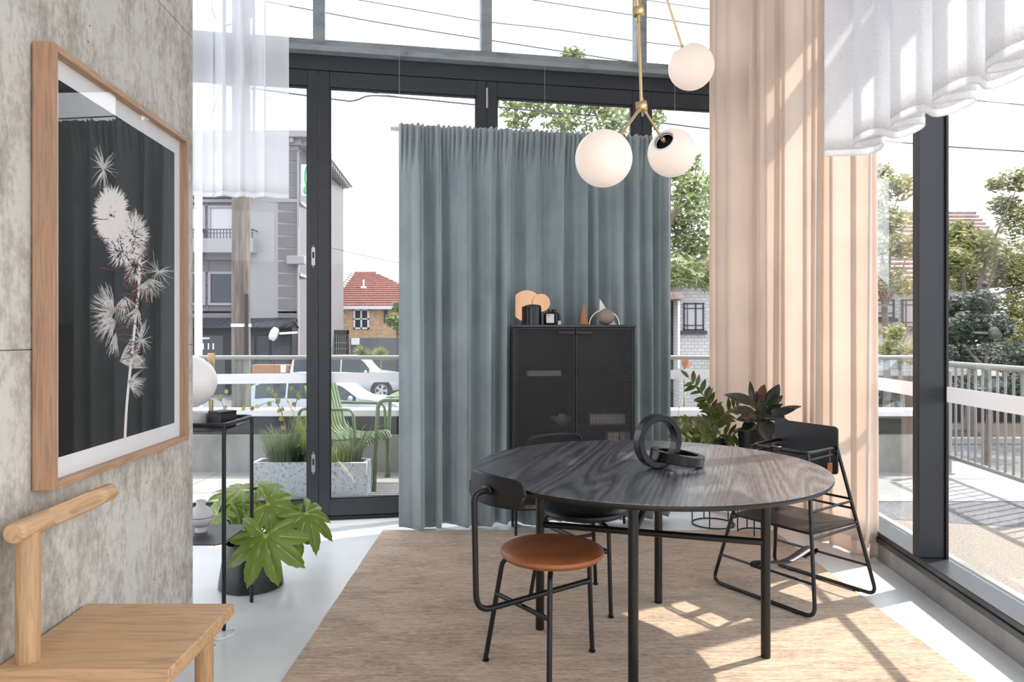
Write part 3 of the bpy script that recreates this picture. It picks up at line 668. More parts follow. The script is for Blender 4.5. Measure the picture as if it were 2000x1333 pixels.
m = MB(); m.lathe([(.0535, .4365)] + [(.054 * math.cos(a), .436 + .05 * math.sin(a)) for a in [math.radians(5 + 8 * k) for k in range(9)]] + [(.02, .486), (.02, .502), (.022, .508), (.016, .508), (.014, .49)], 36, Matrix.Translation((-1.405, 3.215, 0)), cap0=False); m.build('upper_half', M['vase'], va)

# ------------------------------------------------------------------ round dining table
TC = Vector((.548, 2.875, 0)); TR, TTOP = .69, .73
tb = thing('round_table', 'round black ash dining table on a tubular steel base', 'table', TC)
m = MB(); m.lathe([(TR - .0015, TTOP - .004), (TR - .0025, TTOP)], 128, Matrix.Translation(TC)); m.build('tabletop', M['ash'], tb, smooth=30)
m = MB(); m.lathe([(TR - .03, TTOP - .026), (TR - .008, TTOP - .022), (TR - .001, TTOP - .012), (TR - .001, TTOP - .0042)], 128, Matrix.Translation(TC)); m.build('edge_band', M['black'], tb, smooth=30)
lg = [TC + Vector((.4495 * math.cos(-.297 + k * PI / 2), .4495 * math.sin(-.297 + k * PI / 2), 0)) for k in range(4)]   # right, back, left, front
for p in lg:
    m = MB(); m.lathe([(.0175, .012), (.018, .016), (.018, TTOP - .0265)], 20, Matrix.Translation(p)); m.build('leg', M['black'], tb)
for a, b, z in ((2, 0, .455), (3, 1, .575)):
    m = MB(); m.tube([lg[a] + Vector((0, 0, z)), lg[b] + Vector((0, 0, z))], .0135, 14); m.build('stretcher', M['black'], tb)
m = MB(); m.lathe([(.47, TTOP - .034), (.47, TTOP - .0265)], 64, Matrix.Translation(TC)); m.build('mounting_plate', M['black'], tb)

# marble link sculpture
def ring(name, label, Mx, ro=.107, ri=.079, h=.02):
    m = MB(); n_ = 72; e = .003
    pr_ = [(ri, -h + e), (ri + e, -h), (ro - e, -h), (ro, -h + e), (ro, h - e), (ro - e, h), (ri + e, h), (ri, h - e)]
    vs_ = []; fs_ = []; k_ = len(pr_)
    for j in range(n_):
        a = 2 * PI * j / n_; vs_ += [(r * math.cos(a), r * math.sin(a), z) for r, z in pr_]
    for j in range(n_):
        for i in range(k_): fs_.append((j * k_ + i, ((j + 1) % n_) * k_ + i, ((j + 1) % n_) * k_ + (i + 1) % k_, j * k_ + (i + 1) % k_))
    m.add(vs_, fs_); o = m.build(name, M['marble_black'], smooth=30); o.matrix_world = Mx
    return tag(o, label, 'sculpture', 'linked marble rings on the table')
ya = math.radians(28)
r1 = Vector((.574, 2.80, TTOP + .1075)); nrm = Vector((math.sin(ya), -math.cos(ya), 0)); rt = Vector((math.cos(ya), math.sin(ya), 0))
ring('marble_ring', 'black marble ring standing upright on the round table', frame_M(r1, Vector((0, 0, 1)), nrm))
tl = math.radians(-9)
nn = (Vector((0, 0, 1)) * math.cos(tl) - rt * math.sin(tl) * 1.0).normalized()
nn = Vector((0, 0, 1)) * math.cos(tl) + rt * math.sin(-tl)
r2 = r1 + rt * .097; r2.z = TTOP + .0375
ring('marble_ring', 'black marble ring lying tilted and linked through the upright one', frame_M(r2, Vector((0, 1, 0)), nn))

# ------------------------------------------------------------------ three legged dining chairs
def dining_chair(label, seat_mat, loc, ang):
    t = thing('dining_chair', label, 'chair', (loc[0], loc[1], 0), ang, 'three-legged dining chairs at the round table')
    SH = .455; z0 = .0125; m = MB()
    m.lathe([(.05, SH - .036), (.15, SH - .034), (.182, SH - .027), (.195, SH - .013), (.193, SH - .002), (.18, SH + .006), (.14, SH + .010), (.06, SH + .012), (.001, SH + .012)], 64, cap1=False)
    m.build('seat', seat_mat, t, True)
    fr = .0095
    feet = [(.205, 0), (-.172, .188), (-.172, -.188)]
    for i, (x, y) in enumerate(feet):
        l_ = math.hypot(x, y); ux, uy = x / l_, y / l_
        m = MB(); m.tube(fillet([(ux * .13, uy * .13, SH - .043), (ux * .188, uy * .188, SH - .05), (x, y, z0 + .01)], .04, 6), fr, 12); lgp = m.build('leg', M['black'], t, True)
        m = MB(); m.lathe([(.011, 0), (.0135, .003), (.0135, .008), (.009, .011)], 16, Matrix.Translation((x, y, z0))); m.build('foot_cap', M['black_satin'], lgp, True)
    zb = .295; fx = .1885 + (.205 - .1885) * (SH - .05 - zb) / (SH - .06)
    m = MB(); m.tube(fillet([(-.294, 0, .712), (-.352, 0, .706), (-.342, 0, zb), (fx, 0, zb)], .065, 8), fr + .001, 12); m.build('back_post', M['black'], t, True)
    q = .186 / .255; xs = -.1295 - (.172 - .1295) * (SH - .05 - .262) / (SH - .06); ysd = .1415 + (.188 - .1415) * (SH - .05 - .262) / (SH - .06)
    m = MB(); m.tube([(xs, ysd, .272), (xs, -ysd, .272)], fr - .001, 12); m.build('crossbar', M['black'], t, True)
    m = MB(); HW = .162
    def plate(u, v):
        s = (u - .5) * 2; y = s * HW; hh = .053 * (1 - .12 * abs(s) ** 2) * math.sqrt(max(0, 1 - abs(s) ** 12))
        return (-.288 + .034 * s * s + .012 * (v - .5), y, .713 + (v - .5) * 2 * hh)
    m.grid(plate, 40, 8); m.build('backrest', M['black_ply'], t, True, solid=.012, bevel=.003)
    m = MB(); m.sphere((-.299, 0, .712), .03, 16, 10, (.25, 1, .55)); m.build('back_bracket', M['black'], t, True)
    return t
dining_chair('black dining chair with tan leather seat in front of the table', M['leather'], (.150, 2.665), math.radians(37))
dining_chair('black dining chair with black seat tucked behind the table', M['black_ply'], (.335, 3.305), math.radians(-61))

# ------------------------------------------------------------------ child's chair with sled frames
hc = thing('highchair', 'black steel sled-frame highchair with wooden back beside the peach curtain', 'chair', (1.37, 3.47, 0))
A1, A2 = Vector((1.01, 3.574, .022)), Vector((1.319, 3.096, .022)); B1, B2 = Vector((1.419, 3.85, .022)), Vector((1.728, 3.373, .022))
tz = .715
A1t, A2t, B1t, B2t = Vector((1.185, 3.50, tz)), Vector((1.345, 3.235, tz)), Vector((1.395, 3.70, tz)), Vector((1.565, 3.43, tz))
def at_z(a, b, z): return a.lerp(b, (z - a.z) / (b.z - a.z))
for a1, a2, a1t, a2t in ((A1, A2, A1t, A2t), (B1, B2, B1t, B2t)):
    m = MB(); m.tube(fillet([a1t, a1, a2, a2t], .05, 7), .0088, 10); sf = m.build('sled_frame', M['black_satin'], hc)
    for z in (.158,):
        m = MB(); m.tube([at_z(a1, a1t, z), at_z(a2, a2t, z)], .0062, 8); m.build('rung', M['black_satin'], sf)
    for p, q in ((a1, a2), (a2, a1)):
        e = p + (q - p).normalized() * .1; d_ = (q - p).normalized()
        m = MB(); m.tube([e - d_ * .015 - Vector((0, 0, .003)), e + d_ * .015 - Vector((0, 0, .003))], .0098, 8); m.build('glide', M['black'], sf)
for p, pt, q, qt, zz in ((A2, A2t, B2, B2t, .46), (A2, A2t, B2, B2t, .345), (A1, A1t, B1, B1t, .345), (A1, A1t, B1, B1t, .46)):
    m = MB(); m.tube([at_z(p, pt, zz), at_z(q, qt, zz)], .006, 8); m.build('side_rung', M['black_satin'], hc)
for z in (.425, .47):
    m = MB(); m.tube([at_z(B1, B1t, z), at_z(B2, B2t, z)], .006, 8); m.build('back_rung', M['black_satin'], hc)
m = MB(); z = .358
pz = [at_z(A1, A1t, z), at_z(A2, A2t, z), at_z(B2, B2t, z), at_z(B1, B1t, z)]; cc = sum(pz, Vector()) / 4
po = fillet([cc + (p - cc) * f for p, f in zip(pz, (1.0, .94, 1.05, .92))], .03, 4, True); m.prism([(p.x, p.y) for p in po], z, z + .012); m.build('foot_plate', M['black_ply'], hc, bevel=.002)
pz = [at_z(A1, A1t, .55), at_z(A2, A2t, .55), at_z(B2, B2t, .55), at_z(B1, B1t, .55)]; cc = sum(pz, Vector()) / 4
m = MB(); po = fillet([cc + (p - cc) * .8 for p in pz], .03, 4, True); m.prism([(p.x, p.y) for p in po], .55, .562); m.build('seat', M['black_ply'], hc, bevel=.002)
m = MB(); m.tube(fillet([A1t, A2t, B2t, B1t], .045, 7, True), .0085, 10, True); m.build('arm_rail', M['black_satin'], hc)
lo = Vector((0, 0, -.03)); m = MB(); m.tube(fillet([A1t + lo, A2t + lo, B2t + lo, B1t + lo], .045, 7, True), .0065, 8, True); m.build('lower_rail', M['black_satin'], hc)
bd = (B2t - B1t).normalized(); bn = Vector((bd.y, -bd.x, 0)); bc = (B1t + B2t) / 2 - bn * 0; bc.z = 0
if bn.dot((A1t - B1t)) < 0: bn = -bn
m = MB(); bw = .178
shp = fillet([(-bw, .585, 0), (bw, .585, 0), (bw, .815, 0), (-bw, .82, 0)], .02, 5, True)
Mb = Matrix(((bd.x, 0, bn.x, bc.x + bn.x * .012), (bd.y, 0, bn.y, bc.y + bn.y * .012), (0, 1, 0, 0), (0, 0, 0, 1)))
m.prism([(p.x, p.y) for p in shp], 0, .01, Mb); m.build('backrest', M['black_ply'], hc, bevel=.002)
def strap(pts, wv, name='strap', th=.003):
    m = MB(); pp = smooth_path(pts, 6); n_ = len(pp); vs_ = []
    for i, p in enumerate(pp): vs_ += [p - Vector(wv), p + Vector(wv)]
    m.add(vs_, [(2 * i, 2 * i + 1, 2 * i + 3, 2 * i + 2) for i in range(n_ - 1)]); return m.build(name, M['leather_black'], hc, solid=th)
s0 = at_z(A1, A1t, .158).lerp(at_z(A2, A2t, .158), .42); s1 = at_z(B1, B1t, .158).lerp(at_z(B2, B2t, .158), .42); up = Vector((0, 0, 1)); ad = (A2 - A1).normalized() * .027
dd = (s1 - s0)
strap([s0 - up * .012 + dd * .03, s0 - dd * .03 - up * .004, s0 - dd * .02 + up * .014, s0 + dd * .1 + up * .012, s0 + dd * .5 - up * .02, s1 - dd * .12 + up * .008, s1 + up * .014, s1 + dd * .03 + up * .002, s1 - up * .012, s1 - dd * .2 - up * .02], ad, 'foot_strap')
h0 = A1t.lerp(A2t, .45); strap([h0 + up * .012 - bn * .004, h0 - bn * .013 * -1, h0 - up * .06 + bn * .012], ad, 'crotch_strap')
strap([h0 - up * .06 + bn * .012, h0.lerp(bc, .5) * 1 + Vector((0, 0, -.16 - h0.lerp(bc, .5).z + .73)), Vector((bc.x, bc.y, .565)) + bn * .1], ad, 'crotch_strap')
tgp = B2t + Vector((.0, -.05, 0)); tgp = A2t.lerp(B2t, .75)
m = MB(); m.tube([tgp + up * .01, tgp - up * .07], .0022, 6); m.build('tag_cord', M['leather_tag'], hc)
m = MB(); m.box(tgp.x - .012, tgp.x + .012, tgp.y - .002, tgp.y + .002, tz - .115, tz - .068); m.build('leather_tag', M['leather_tag'], hc, bevel=.002, label='small brown leather tag')

# ------------------------------------------------------------------ pendant lamp
pd = thing('pendant_lamp', 'branching brass pendant lamp with three glowing white globes over the table', 'lamp', (.49, 2.75, CEIL))
H1, H2, H3 = P(1253, 208, 2.75), P(1247, 22, 2.75), Vector((.60, 3.08, 2.93)); H4 = Vector((.40, 2.6, 2.82))
def rod(a, b, name='rod', r=.0055):
    m = MB(); m.tube([a, b], r, 12); o = m.build(name, M['brass'], pd)
    d_ = (Vector(b) - Vector(a)).normalized(); m = MB(); m.tube([Vector(a) + d_ * .012, Vector(a) + d_ * .042], r * 1.5, 12); m.build('sleeve', M['brass'], o); return o
def hub(c, ax):
    m = MB(); ax = Vector(ax).normalized(); m.tube([c - ax * .02, c - ax * .017, c + ax * .017, c + ax * .02], [.0185, .0205, .0205, .0185], 28); o = m.build('hub', M['brass'], pd)
    m = MB(); m.tube([c + ax * .0195, c + ax * .022], .006, 14); m.build('screw', M['brass'], o)
def globe(c, toward, rodfrom):
    d_ = (Vector(rodfrom) - c).normalized(); Rg = .1; m = MB(); pr_ = []; a0 = math.asin(.047 / Rg)
    for k in range(40): a = PI - (PI - a0) * k / 39; pr_.append((max(.0005, Rg * math.sin(a)), Rg * math.cos(a)))
    Mx_ = frame_M(c, d_.orthogonal(), d_)
    m.lathe(pr_, 56, Mx_, cap0=False, cap1=False); g = m.build('globe', M['opal'], pd)
    zt = Rg * math.cos(a0); m = MB(); m.lathe([(.0475, zt + .0005), (.046, zt + .0035), (.041, zt + .003), (.0365, zt - .012)], 40, Mx_, False, False); m.build('rim', M['opal_rim'], g)
    m = MB(); m.lathe([(.0385, zt - .002), (.0375, zt - .03), (.001, zt - .031)], 40, Mx_, False, False); m.build('socket_cup', M['black'], g)
    m = MB(); m.lathe([(.009, zt - .031), (.009, zt + .012), (.006, zt + .016)], 16, Mx_); m.build('socket', M['brass'], g)
    e = c + d_ * zt; return e
G1, G2, G3 = P(1179, 310, 2.50), P(1312, 299, 2.985), P(1350, 131, 3.15)
e1 = globe(G1, None, H1); e2 = globe(G2, None, H1); e3 = globe(G3, None, P(1262, -60, 3.05))
rod(H1, e1); rod(H1, e2); rod(H2, H1, r=.006); rod(H3, e3); hub(H1, (1, -.35, .1)); hub(H2, (1, -.35, .1)); hub(H3, (1, -.35, .1))
rod(H2, H3); rod(H2, H4); hub(H4, (1, -.3, 0)); rod(H4, Vector((.4, 2.6, CEIL)), 'drop_rod', .006)
m = MB(); m.lathe([(.07, CEIL - .03), (.075, CEIL - .001)], 32, Matrix.Translation((.4, 2.6, 0))); m.build('ceiling_rose', M['brass'], pd)
# ------------------------------------------------------------------ curtains
def lerp_list(ctrl, x):
    if x <= ctrl[0][0]: return ctrl[0][1]
    for (a, va_), (b, vb) in zip(ctrl, ctrl[1:]):
        if x <= b: t = (x - a) / (b - a); t = t * t * (3 - 2 * t); return va_ + (vb - va_) * t
    return ctrl[-1][1]
CT = Vector((1, .177, 0)).normalized(); CN = Vector((CT.y, -CT.x, 0))          # towards the camera
def teal_base(px):                                    # point on the mean curtain line seen at column px
    r = (px - 1000) / FPX; Y = (4.55 + .177 * .72) / (1 - .177 * r); return Vector((r * Y, Y, 0))
ROD_Z = 2.575
def teal_panel(label, ctrl, seed):
    R2 = random.Random(seed); p0, p1 = ctrl[0][0], ctrl[-1][0]; ph = [R2.uniform(0, 6) for _ in range(4)]
    def fn(u, v):
        px = p0 + (p1 - p0) * u; z = .018 + (ROD_Z + .028 - .018) * v
        b = teal_base(px); d = -lerp_list(ctrl, px + 3.5 * (1 - v) * math.sin(px * .02 + ph[0])) * 1.7
        amp = .55 + .45 * min(1, (1 - v) * 2.2)
        if v > .963:                                   # gathered heading on the rod
            k = (v - .963) / .037; d = .026 + d * .25 + .018 * math.sin(px * .62 + 1.6 * math.sin(px * .13 + ph[1])) * (1 - .25 * k) + .012 * math.sin(PI * min(1, k * 1.15))
            z += .006 * math.sin(px * .62 + ph[2]) * k
        else:
            g = max(0, (v - .88) / .083); d = d * amp * (1 - .5 * g) + .026 * g + .014 * g * math.sin(px * .62 + 1.6 * math.sin(px * .13 + ph[1]))
        d += .006 * (1 - v) * math.sin(px * .09 + 4 * v + ph[3])
        if v < .02: z += .012 * math.sin(px * .06 + ph[1]) * (1 - v / .02)
        q = b + CN * d; return (q.x, q.y, z)
    m = MB(); m.grid(fn, int((p1 - p0) * 1.1), 90)
    t = thing('velvet_curtain', label, 'curtain', teal_base(p0), 0, 'teal velvet curtain panels')
    m.build('cloth', M['velvet'], t, solid=.004, smooth=60)
    return t
teal_panel('teal velvet curtain panel left of the black cabinet', [(779, 0), (800, -.01), (819, -.036), (828, .03), (845, .02), (857, -.032), (863, .035), (885, .0), (900, -.02), (912, -.03), (923, .02), (945, 0), (960, -.026), (972, .02), (990, -.036), (999, .01), (1009, .03)], 1)
teal_panel('teal velvet curtain panel behind the cabinet and globes', [(1003, .045), (1016, .04), (1030, -.005), (1046, -.02), (1060, .01), (1080, -.005), (1094, -.036), (1104, .03), (1125, -.005), (1140, -.03), (1150, .015), (1162, -.03), (1170, .03), (1190, 0), (1205, -.03), (1214, -.01), (1221, .03), (1240, -.02), (1252, .02), (1268, -.035), (1276, .04), (1290, .0), (1300, -.035), (1313, .02)], 2)
rd = thing('curtain_rod', 'pale metal curtain rod on thin wires above the teal curtain', 'rod', teal_base(1046) + Vector((0, 0, ROD_Z)))
a, b = teal_base(763), teal_base(1322); m = MB()
for p in (0,): m.add([], [])
q = [a + CN * .006, b + CN * .006, b - CN * .006, a - CN * .006]; m.prism([(p.x, p.y) for p in q], ROD_Z - .012, ROD_Z + .012); m.build('bar', M['steel'], rd, smooth=0)
for px in (780, 1318):
    p = teal_base(px); m = MB(); m.tube([p + Vector((0, 0, ROD_Z + .01)), p + Vector((0, 0, CEIL))], .0016, 6); w_ = m.build('suspension_wire', M['wire_steel'], rd)
    m = MB(); m.tube([p + Vector((.012 * math.cos(k * PI / 6), 0, ROD_Z + .045 + .012 * math.sin(k * PI / 6))) for k in range(12)], .002, 6, True); m.build('ring_hook', M['steel'], w_)
p = teal_base(1059.5) + CN * .07; m = MB(); m.tube([(p.x, p.y, 1.36), (p.x, p.y, CEIL)], .0015, 6)
tag(m.build('hanging_wire', M['wire_steel'], smooth=60), 'thin steel wire hanging in front of the teal curtain', 'wire')

def cloth_path(name, label, pts, z0, z1, fold, mat, n=420, nz=24, hem=None, hem_mat=None, sway=.012, seed=0, group=None, solid=.003):
    pp = smooth_path([(x, y, 0) for x, y in pts], 24); L_ = [0]
    for a, b in zip(pp, pp[1:]): L_.append(L_[-1] + (b - a).length)
    T = L_[-1]; R2 = random.Random(seed); ph = [R2.uniform(0, 6) for _ in range(5)]
    def at(s):
        for i in range(len(pp) - 1):
            if s <= L_[i + 1] or i == len(pp) - 2:
                t = (s - L_[i]) / (L_[i + 1] - L_[i]); p = pp[i].lerp(pp[i + 1], t); d = (pp[min(i + 2, len(pp) - 1)] - pp[max(i - 1, 0)]).normalized(); return p, d
    cache = [at(T * i / n) for i in range(n + 1)]
    def fn(u, v, za, zb):
        p, d = cache[int(round(u * n))]; nn_ = Vector((-d.y, d.x, 0)); z = za + (zb - za) * v; hgt = (z - z0) / (z1 - z0)
        o, along = fold(u, hgt, ph); q = p + nn_ * o + d * along
        q += nn_ * sway * (1 - hgt) * math.sin(u * 40 + ph[0] + hgt * 2)
        return (q.x, q.y, z)
    t = thing(name, label, 'curtain', (pts[0][0], pts[0][1], z0), 0, group)
    h = hem or 0
    m = MB(); m.grid(lambda u, v: fn(u, v, z0 + h, z1), n, nz); m.build('cloth', mat, t, solid=solid, smooth=70)
    if hem: m = MB(); m.grid(lambda u, v: fn(u, v, z0, z0 + h), n, 3); m.build('hem', hem_mat or mat, t, solid=solid * 1.6, smooth=70)
    return t
def peach_fold(u, h, ph):
    w = u * 11.5 + .3 * math.sin(u * 17 + ph[1]) + .16 * math.sin(u * 37 + ph[2]); a = 2 * PI * w
    A = (.04 + .02 * math.sin(u * 23 + ph[3])) * (.8 + .35 * (1 - h))
    return A * math.sin(a) + .012 * math.sin(2 * a + ph[4]), .02 * math.sin(2 * a)
cloth_path('linen_curtain', 'floor-length peach linen curtain gathered in the window corner', [(1.985, 3.89), (1.93, 4.2), (1.89, 4.5), (1.84, 4.78), (1.74, 4.98), (1.58, 5.06), (1.40, 5.08)], .012, CEIL - .02, peach_fold, M['peach'], n=620, nz=30, hem=.085, hem_mat=M['peach_hem'], sway=.012, seed=4)
def val_fold(u, h, ph):
    if u < .10: return 0, 0
    k = min(1, (u - .10) / .05); a = 2 * PI * (u - .10) / .152
    return k * (.088 + .01 * math.sin(u * 31)) * math.sin(a), -k * .065 * math.sin(2 * a)
cloth_path('mesh_curtain', 'short white knitted mesh curtain hanging in deep scallops by the right window', [(1.54, 3.51), (1.64, 3.49), (1.735, 3.465), (1.672, 3.33), (1.665, 3.1), (1.665, 2.8), (1.665, 2.5), (1.66, 2.2), (1.65, 1.9), (1.64, 1.6)], 2.136, CEIL - .02, val_fold, M['mesh_white'], n=560, nz=24, hem=.03, sway=.004, seed=2)
def sheer_fold(u, h, ph):
    a = 2 * PI * (u * 4.3 + .25 * math.sin(u * 9 + 1)); return .035 * math.sin(a) + .01 * math.sin(3 * a + 1), .022 * math.sin(2 * a)
cloth_path('sheer_curtain', 'short translucent white sheer beside the concrete wall', [(-2.12, 4.47), (-1.8, 4.5), (-1.45, 4.55)], 2.134, CEIL - .02, sheer_fold, M['sheer'], n=260, nz=20, hem=.03, sway=.006, seed=5)

# ------------------------------------------------------------------ black perforated cabinet
KA = math.atan(.1); KM = Matrix.Translation((.012, 4.40, 0)) @ Matrix.Rotation(KA, 4, 'Z'); KW, KD, K0, K1 = .767, .235, .2, 1.305
kb = thing('cabinet', 'tall black perforated metal cabinet with two doors before the teal curtain', 'cabinet', (0, 0, 0)); kb.matrix_world = KM
fr = .018; m = MB()
m.box(0, .012, .0, KD, K0, K1); m.box(KW - .012, KW, .0, KD, K0, K1); m.box(.012, KW - .012, .012, KD, K0, K0 + .012); m.box(.012, KW - .012, .012, KD, K1 - .012, K1); m.box(.012, KW - .012, KD - .006, KD, K0 + .012, K1 - .012)
m.build('carcass', M['black'], kb, True, bevel=.0015)
m = MB()
for z in (.48, .68, .99): m.box(.013, KW - .013, .03, KD - .008, z, z + .008)
m.box(KW / 2 - .005, KW / 2 + .005, .03, KD - .008, K0 + .013, K1 - .013)
m.build('shelves', M['black'], kb, True, smooth=0)
for x0, x1 in ((.014, KW / 2 - .003), (KW / 2 + .003, KW - .014)):
    e = .009; m = MB(); m.box(x0, x1, 0, .014, K0 + .004, K0 + .004 + e); m.box(x0, x1, 0, .014, K1 - .004 - e, K1 - .004); m.box(x0, x0 + e, 0, .014, K0 + .013, K1 - .013); m.box(x1 - e, x1, 0, .014, K0 + .013, K1 - .013)
    d = m.build('door', M['black'], kb, True, bevel=.001)
    m = MB(); m.add([(x0 + e, .004, K0 + .013), (x1 - e, .004, K0 + .013), (x1 - e, .004, K1 - .013), (x0 + e, .004, K1 - .013)], [(0, 1, 2, 3)]); m.build('perforated_sheet', M['perf'], d, True, smooth=0)
    xa, xb = (x1 - .105, x1) if x0 < .1 else (x0, x0 + .105)
    m = MB(); m.box(xa, xb, -.014, -.001, K1 - .042, K1 - .024); m.build('handle', M['black'], d, True, bevel=.0015)
for x in (.014, KW - .014):
    for y in (.014, KD - .014):
        m = MB(); m.tube([(x, y, .013), (x, y, K0 - .0005)], .009, 10); m.build('leg', M['black'], kb, True)
m = MB(); m.tube(fillet([(.014, .014, .17), (KW - .014, .014, .17), (KW - .014, KD - .014, .17), (.014, KD - .014, .17)], .01, 2, True), .005, 8, True); m.build('base_rail', M['black'], kb, True)
KT = K1 + .016
m = MB(); m.box(-.004, KW + .004, -.006, KD, K1 + .0005, KT); m.build('stone_top', M['marble_black'], kb, True, bevel=.0015)
def kp(px, dy):                                       # point on the cabinet top at column px, dy behind its front
    for _ in range(1): pass
    r = (px - 1000) / FPX; o = KM @ Vector((0, dy, 0)); s = math.tan(KA); Y = (o.y - s * o.x) / (1 - s * r); return Vector((r * Y, Y, KT))
def kin(px, dy, z):
    p = kp(px, dy); p.z = z; return p
# things inside the cabinet
def inner(name, label, cat, px0, px1, dy, z, h, mat, dep=.08):
    a, b = kin(px0, dy, z), kin(px1, dy, z); m = MB(); w = (b - a).length; Mx_ = Matrix.Translation(a) @ Matrix.Rotation(KA, 4, 'Z')
    m.box(0, w, 0, dep, .0005, h, Mx_); return tag(m.build(name, mat, bevel=.003), label, cat, 'things kept inside the cabinet')
inner('book', 'cream book lying flat on the upper left cabinet shelf', 'book', 1030, 1096, .06, .998, .032, M['cream'], .11)
inner('book', 'dark book with pale lettering at the upper right shelf, near the door gap', 'book', 1130, 1152, .09, .998, .05, M['dark_paint'], .08)
inner('book', 'dark book with pale lettering at the upper right shelf, by the cabinet edge', 'book', 1186, 1214, .09, .998, .05, M['dark_paint'], .08)
for px0, px1 in ((1132, 1150), (1188, 1212)):
    a, b = kin(px0, .0885, 1.0), kin(px1, .0885, 1.0)
bw_ = thing('serving_bowl', 'pale shallow bowl on the left middle cabinet shelf', 'bowl', kin(1098, .11, .688))
m = MB(); m.lathe([(.03, 0), (.032, .006), (.055, .02), (.078, .045), (.074, .046), (.05, .024), (.001, .012)], 32, cap1=False); m.build('bowl_body', M['cream'], bw_, True)
m = MB(); m.lathe([(.035, .03), (.03, .05), (.018, .066), (.001, .07)], 24, cap1=False); m.build('lid_knob', M['cream'], bw_, True)
inner('gift_box', 'white box with a curved lid on the right middle shelf', 'box', 1152, 1222, .07, .688, .062, M['cream'], .09)
inner('gift_box', 'pale box on the lower right shelf, beside the door gap', 'box', 1187, 1209, .07, .488, .15, M['cream'], .09)
inner('gift_box', 'pale box on the lower right shelf, against the cabinet side', 'box', 1212, 1234, .07, .488, .15, M['cream'], .09)
# things on top of the cabinet
o = kp(1040, .13); mr = thing('table_mirror', 'copper tinted table mirror of two overlapping round discs', 'mirror', o)
m = MB(); pts = []
for k in range(64):
    a = 2 * PI * k / 64; x, z = .1 * math.cos(a), .1 * math.sin(a); pts.append((max(x, -.074), z))
c = kp(1029, .13); Mx_ = Matrix(((math.cos(KA), 0, math.sin(KA), c.x), (math.sin(KA), 0, -math.cos(KA), c.y), (0, 1, 0, KT + .1215), (0, 0, 0, 1)))
m.prism(pts, -.003, .003, Mx_); m.build('large_disc', M['copper_mirror'], mr, smooth=30)
c = kp(1057, .115); Mx_ = Matrix(((math.cos(KA), 0, math.sin(KA), c.x), (math.sin(KA), 0, -math.cos(KA), c.y), (0, 1, 0, KT + .142), (0, 0, 0, 1)))
m = MB(); m.prism([(.057 * math.cos(2 * PI * k / 56), .057 * math.sin(2 * PI * k / 56)) for k in range(56)], -.003, .003, Mx_); m.build('small_disc', M['copper_mirror'], mr, smooth=30)
c = kp(1040, .125); m = MB(); m.box(c.x - .07, c.x + .04, c.y - .022, c.y + .022, KT, KT + .024); m.build('foot', M['black'], mr, bevel=.002)
c = kp(1041, .045); jr = thing('lidded_jar', 'tall black fluted jar before the copper mirror', 'jar', c)
m = MB(); ft = [((.049 + .003 * math.cos(8 * a)) * math.cos(a), (.049 + .003 * math.cos(8 * a)) * math.sin(a)) for a in [2 * PI * k / 96 for k in range(96)]]
m.prism(ft, KT, KT + .112, Matrix.Translation((c.x, c.y, 0))); m.build('body', M['black_satin'], jr)
m = MB(); m.lathe([(.05, KT + .1125), (.05, KT + .12), (.03, KT + .126), (.012, KT + .127)], 40, Matrix.Translation((c.x, c.y, 0))); m.build('lid', M['black'], jr)
def bottle(label, px, dy, r, h, cap_r, cap_h, lab):
    c = kp(px, dy); t = thing('bottle', label, 'bottle', c, 0, 'small bottles on the cabinet')
    m = MB(); m.lathe([(r * .94, KT), (r, KT + .004), (r, KT + h - .012), (r * .8, KT + h - .003), (cap_r * .9, KT + h)], 28, Matrix.Translation((c.x, c.y, 0))); m.build('glass_body', M['amber'], t)
    m = MB(); m.lathe([(cap_r, KT + h + .0003), (cap_r, KT + h + cap_h)], 20, Matrix.Translation((c.x, c.y, 0))); m.build('cap', M['black_satin'], t)
    if lab:
        z0, z1, hw = lab; m = MB(); aa = hw / r
        m.grid(lambda u, v: (c.x + (r + .0006) * math.sin((u - .5) * 2 * aa), c.y - (r + .0006) * math.cos((u - .5) * 2 * aa), KT + z0 + (z1 - z0) * v), 12, 1); lb = m.build('paper_label', M['label'], t)
        m = MB(); m.grid(lambda u, v: (c.x + (r + .001) * math.sin((-.75 + u * .9) * aa), c.y - (r + .001) * math.cos((-.75 + u * .9) * aa), KT + z0 + (z1 - z0) * (.8 + .07 * v)), 8, 1); m.build('printed_line', M['ink'], lb)
bottle('dark amber bottle with a square white label beside the jar', 1074, .04, .0385, .078, .014, .016, (.012, .066, .026))
bottle('dark bottle half hidden behind the labelled one', 1082, .13, .036, .082, .015, .018, None)
bottle('tiny black dropper bottle with white label, right of the bottles', 1092, .035, .0125, .037, .0085, .021, (.001, .026, .0115))
c = kp(1140, .06); m = MB(); m.lathe([(.029, KT), (.031, KT + .003), (.0295, KT + .012), (.001, KT + .141)], 40, Matrix.Translation((c.x, c.y, 0)), cap1=False)
tag(m.build('wooden_cone', M['wood_cone']), 'slim walnut brown cone ornament', 'ornament')
c = kp(1170, .12); w = .112; m = MB()
m.add([(c.x, c.y - .03, KT), (c.x + w, c.y - .02, KT), (c.x + w, c.y + .03, KT), (c.x, c.y + .04, KT), (c.x + .003, c.y, KT + .174)], [(0, 1, 4), (1, 2, 4), (2, 3, 4), (3, 0, 4), (3, 2, 1, 0)])
tag(m.build('marble_wedge', M['marble_white'], bevel=.002), 'pointed white marble wedge behind the taupe ball', 'ornament')
c = kp(1184, .05); m = MB(); m.sphere((c.x, c.y, KT + .0515), .0515, 36, 22)
tag(m.build('stone_ball', M['taupe']), 'round taupe stone ball under the brass arch', 'ornament')
c = kp(1180, .085); m = MB(); ab = [];
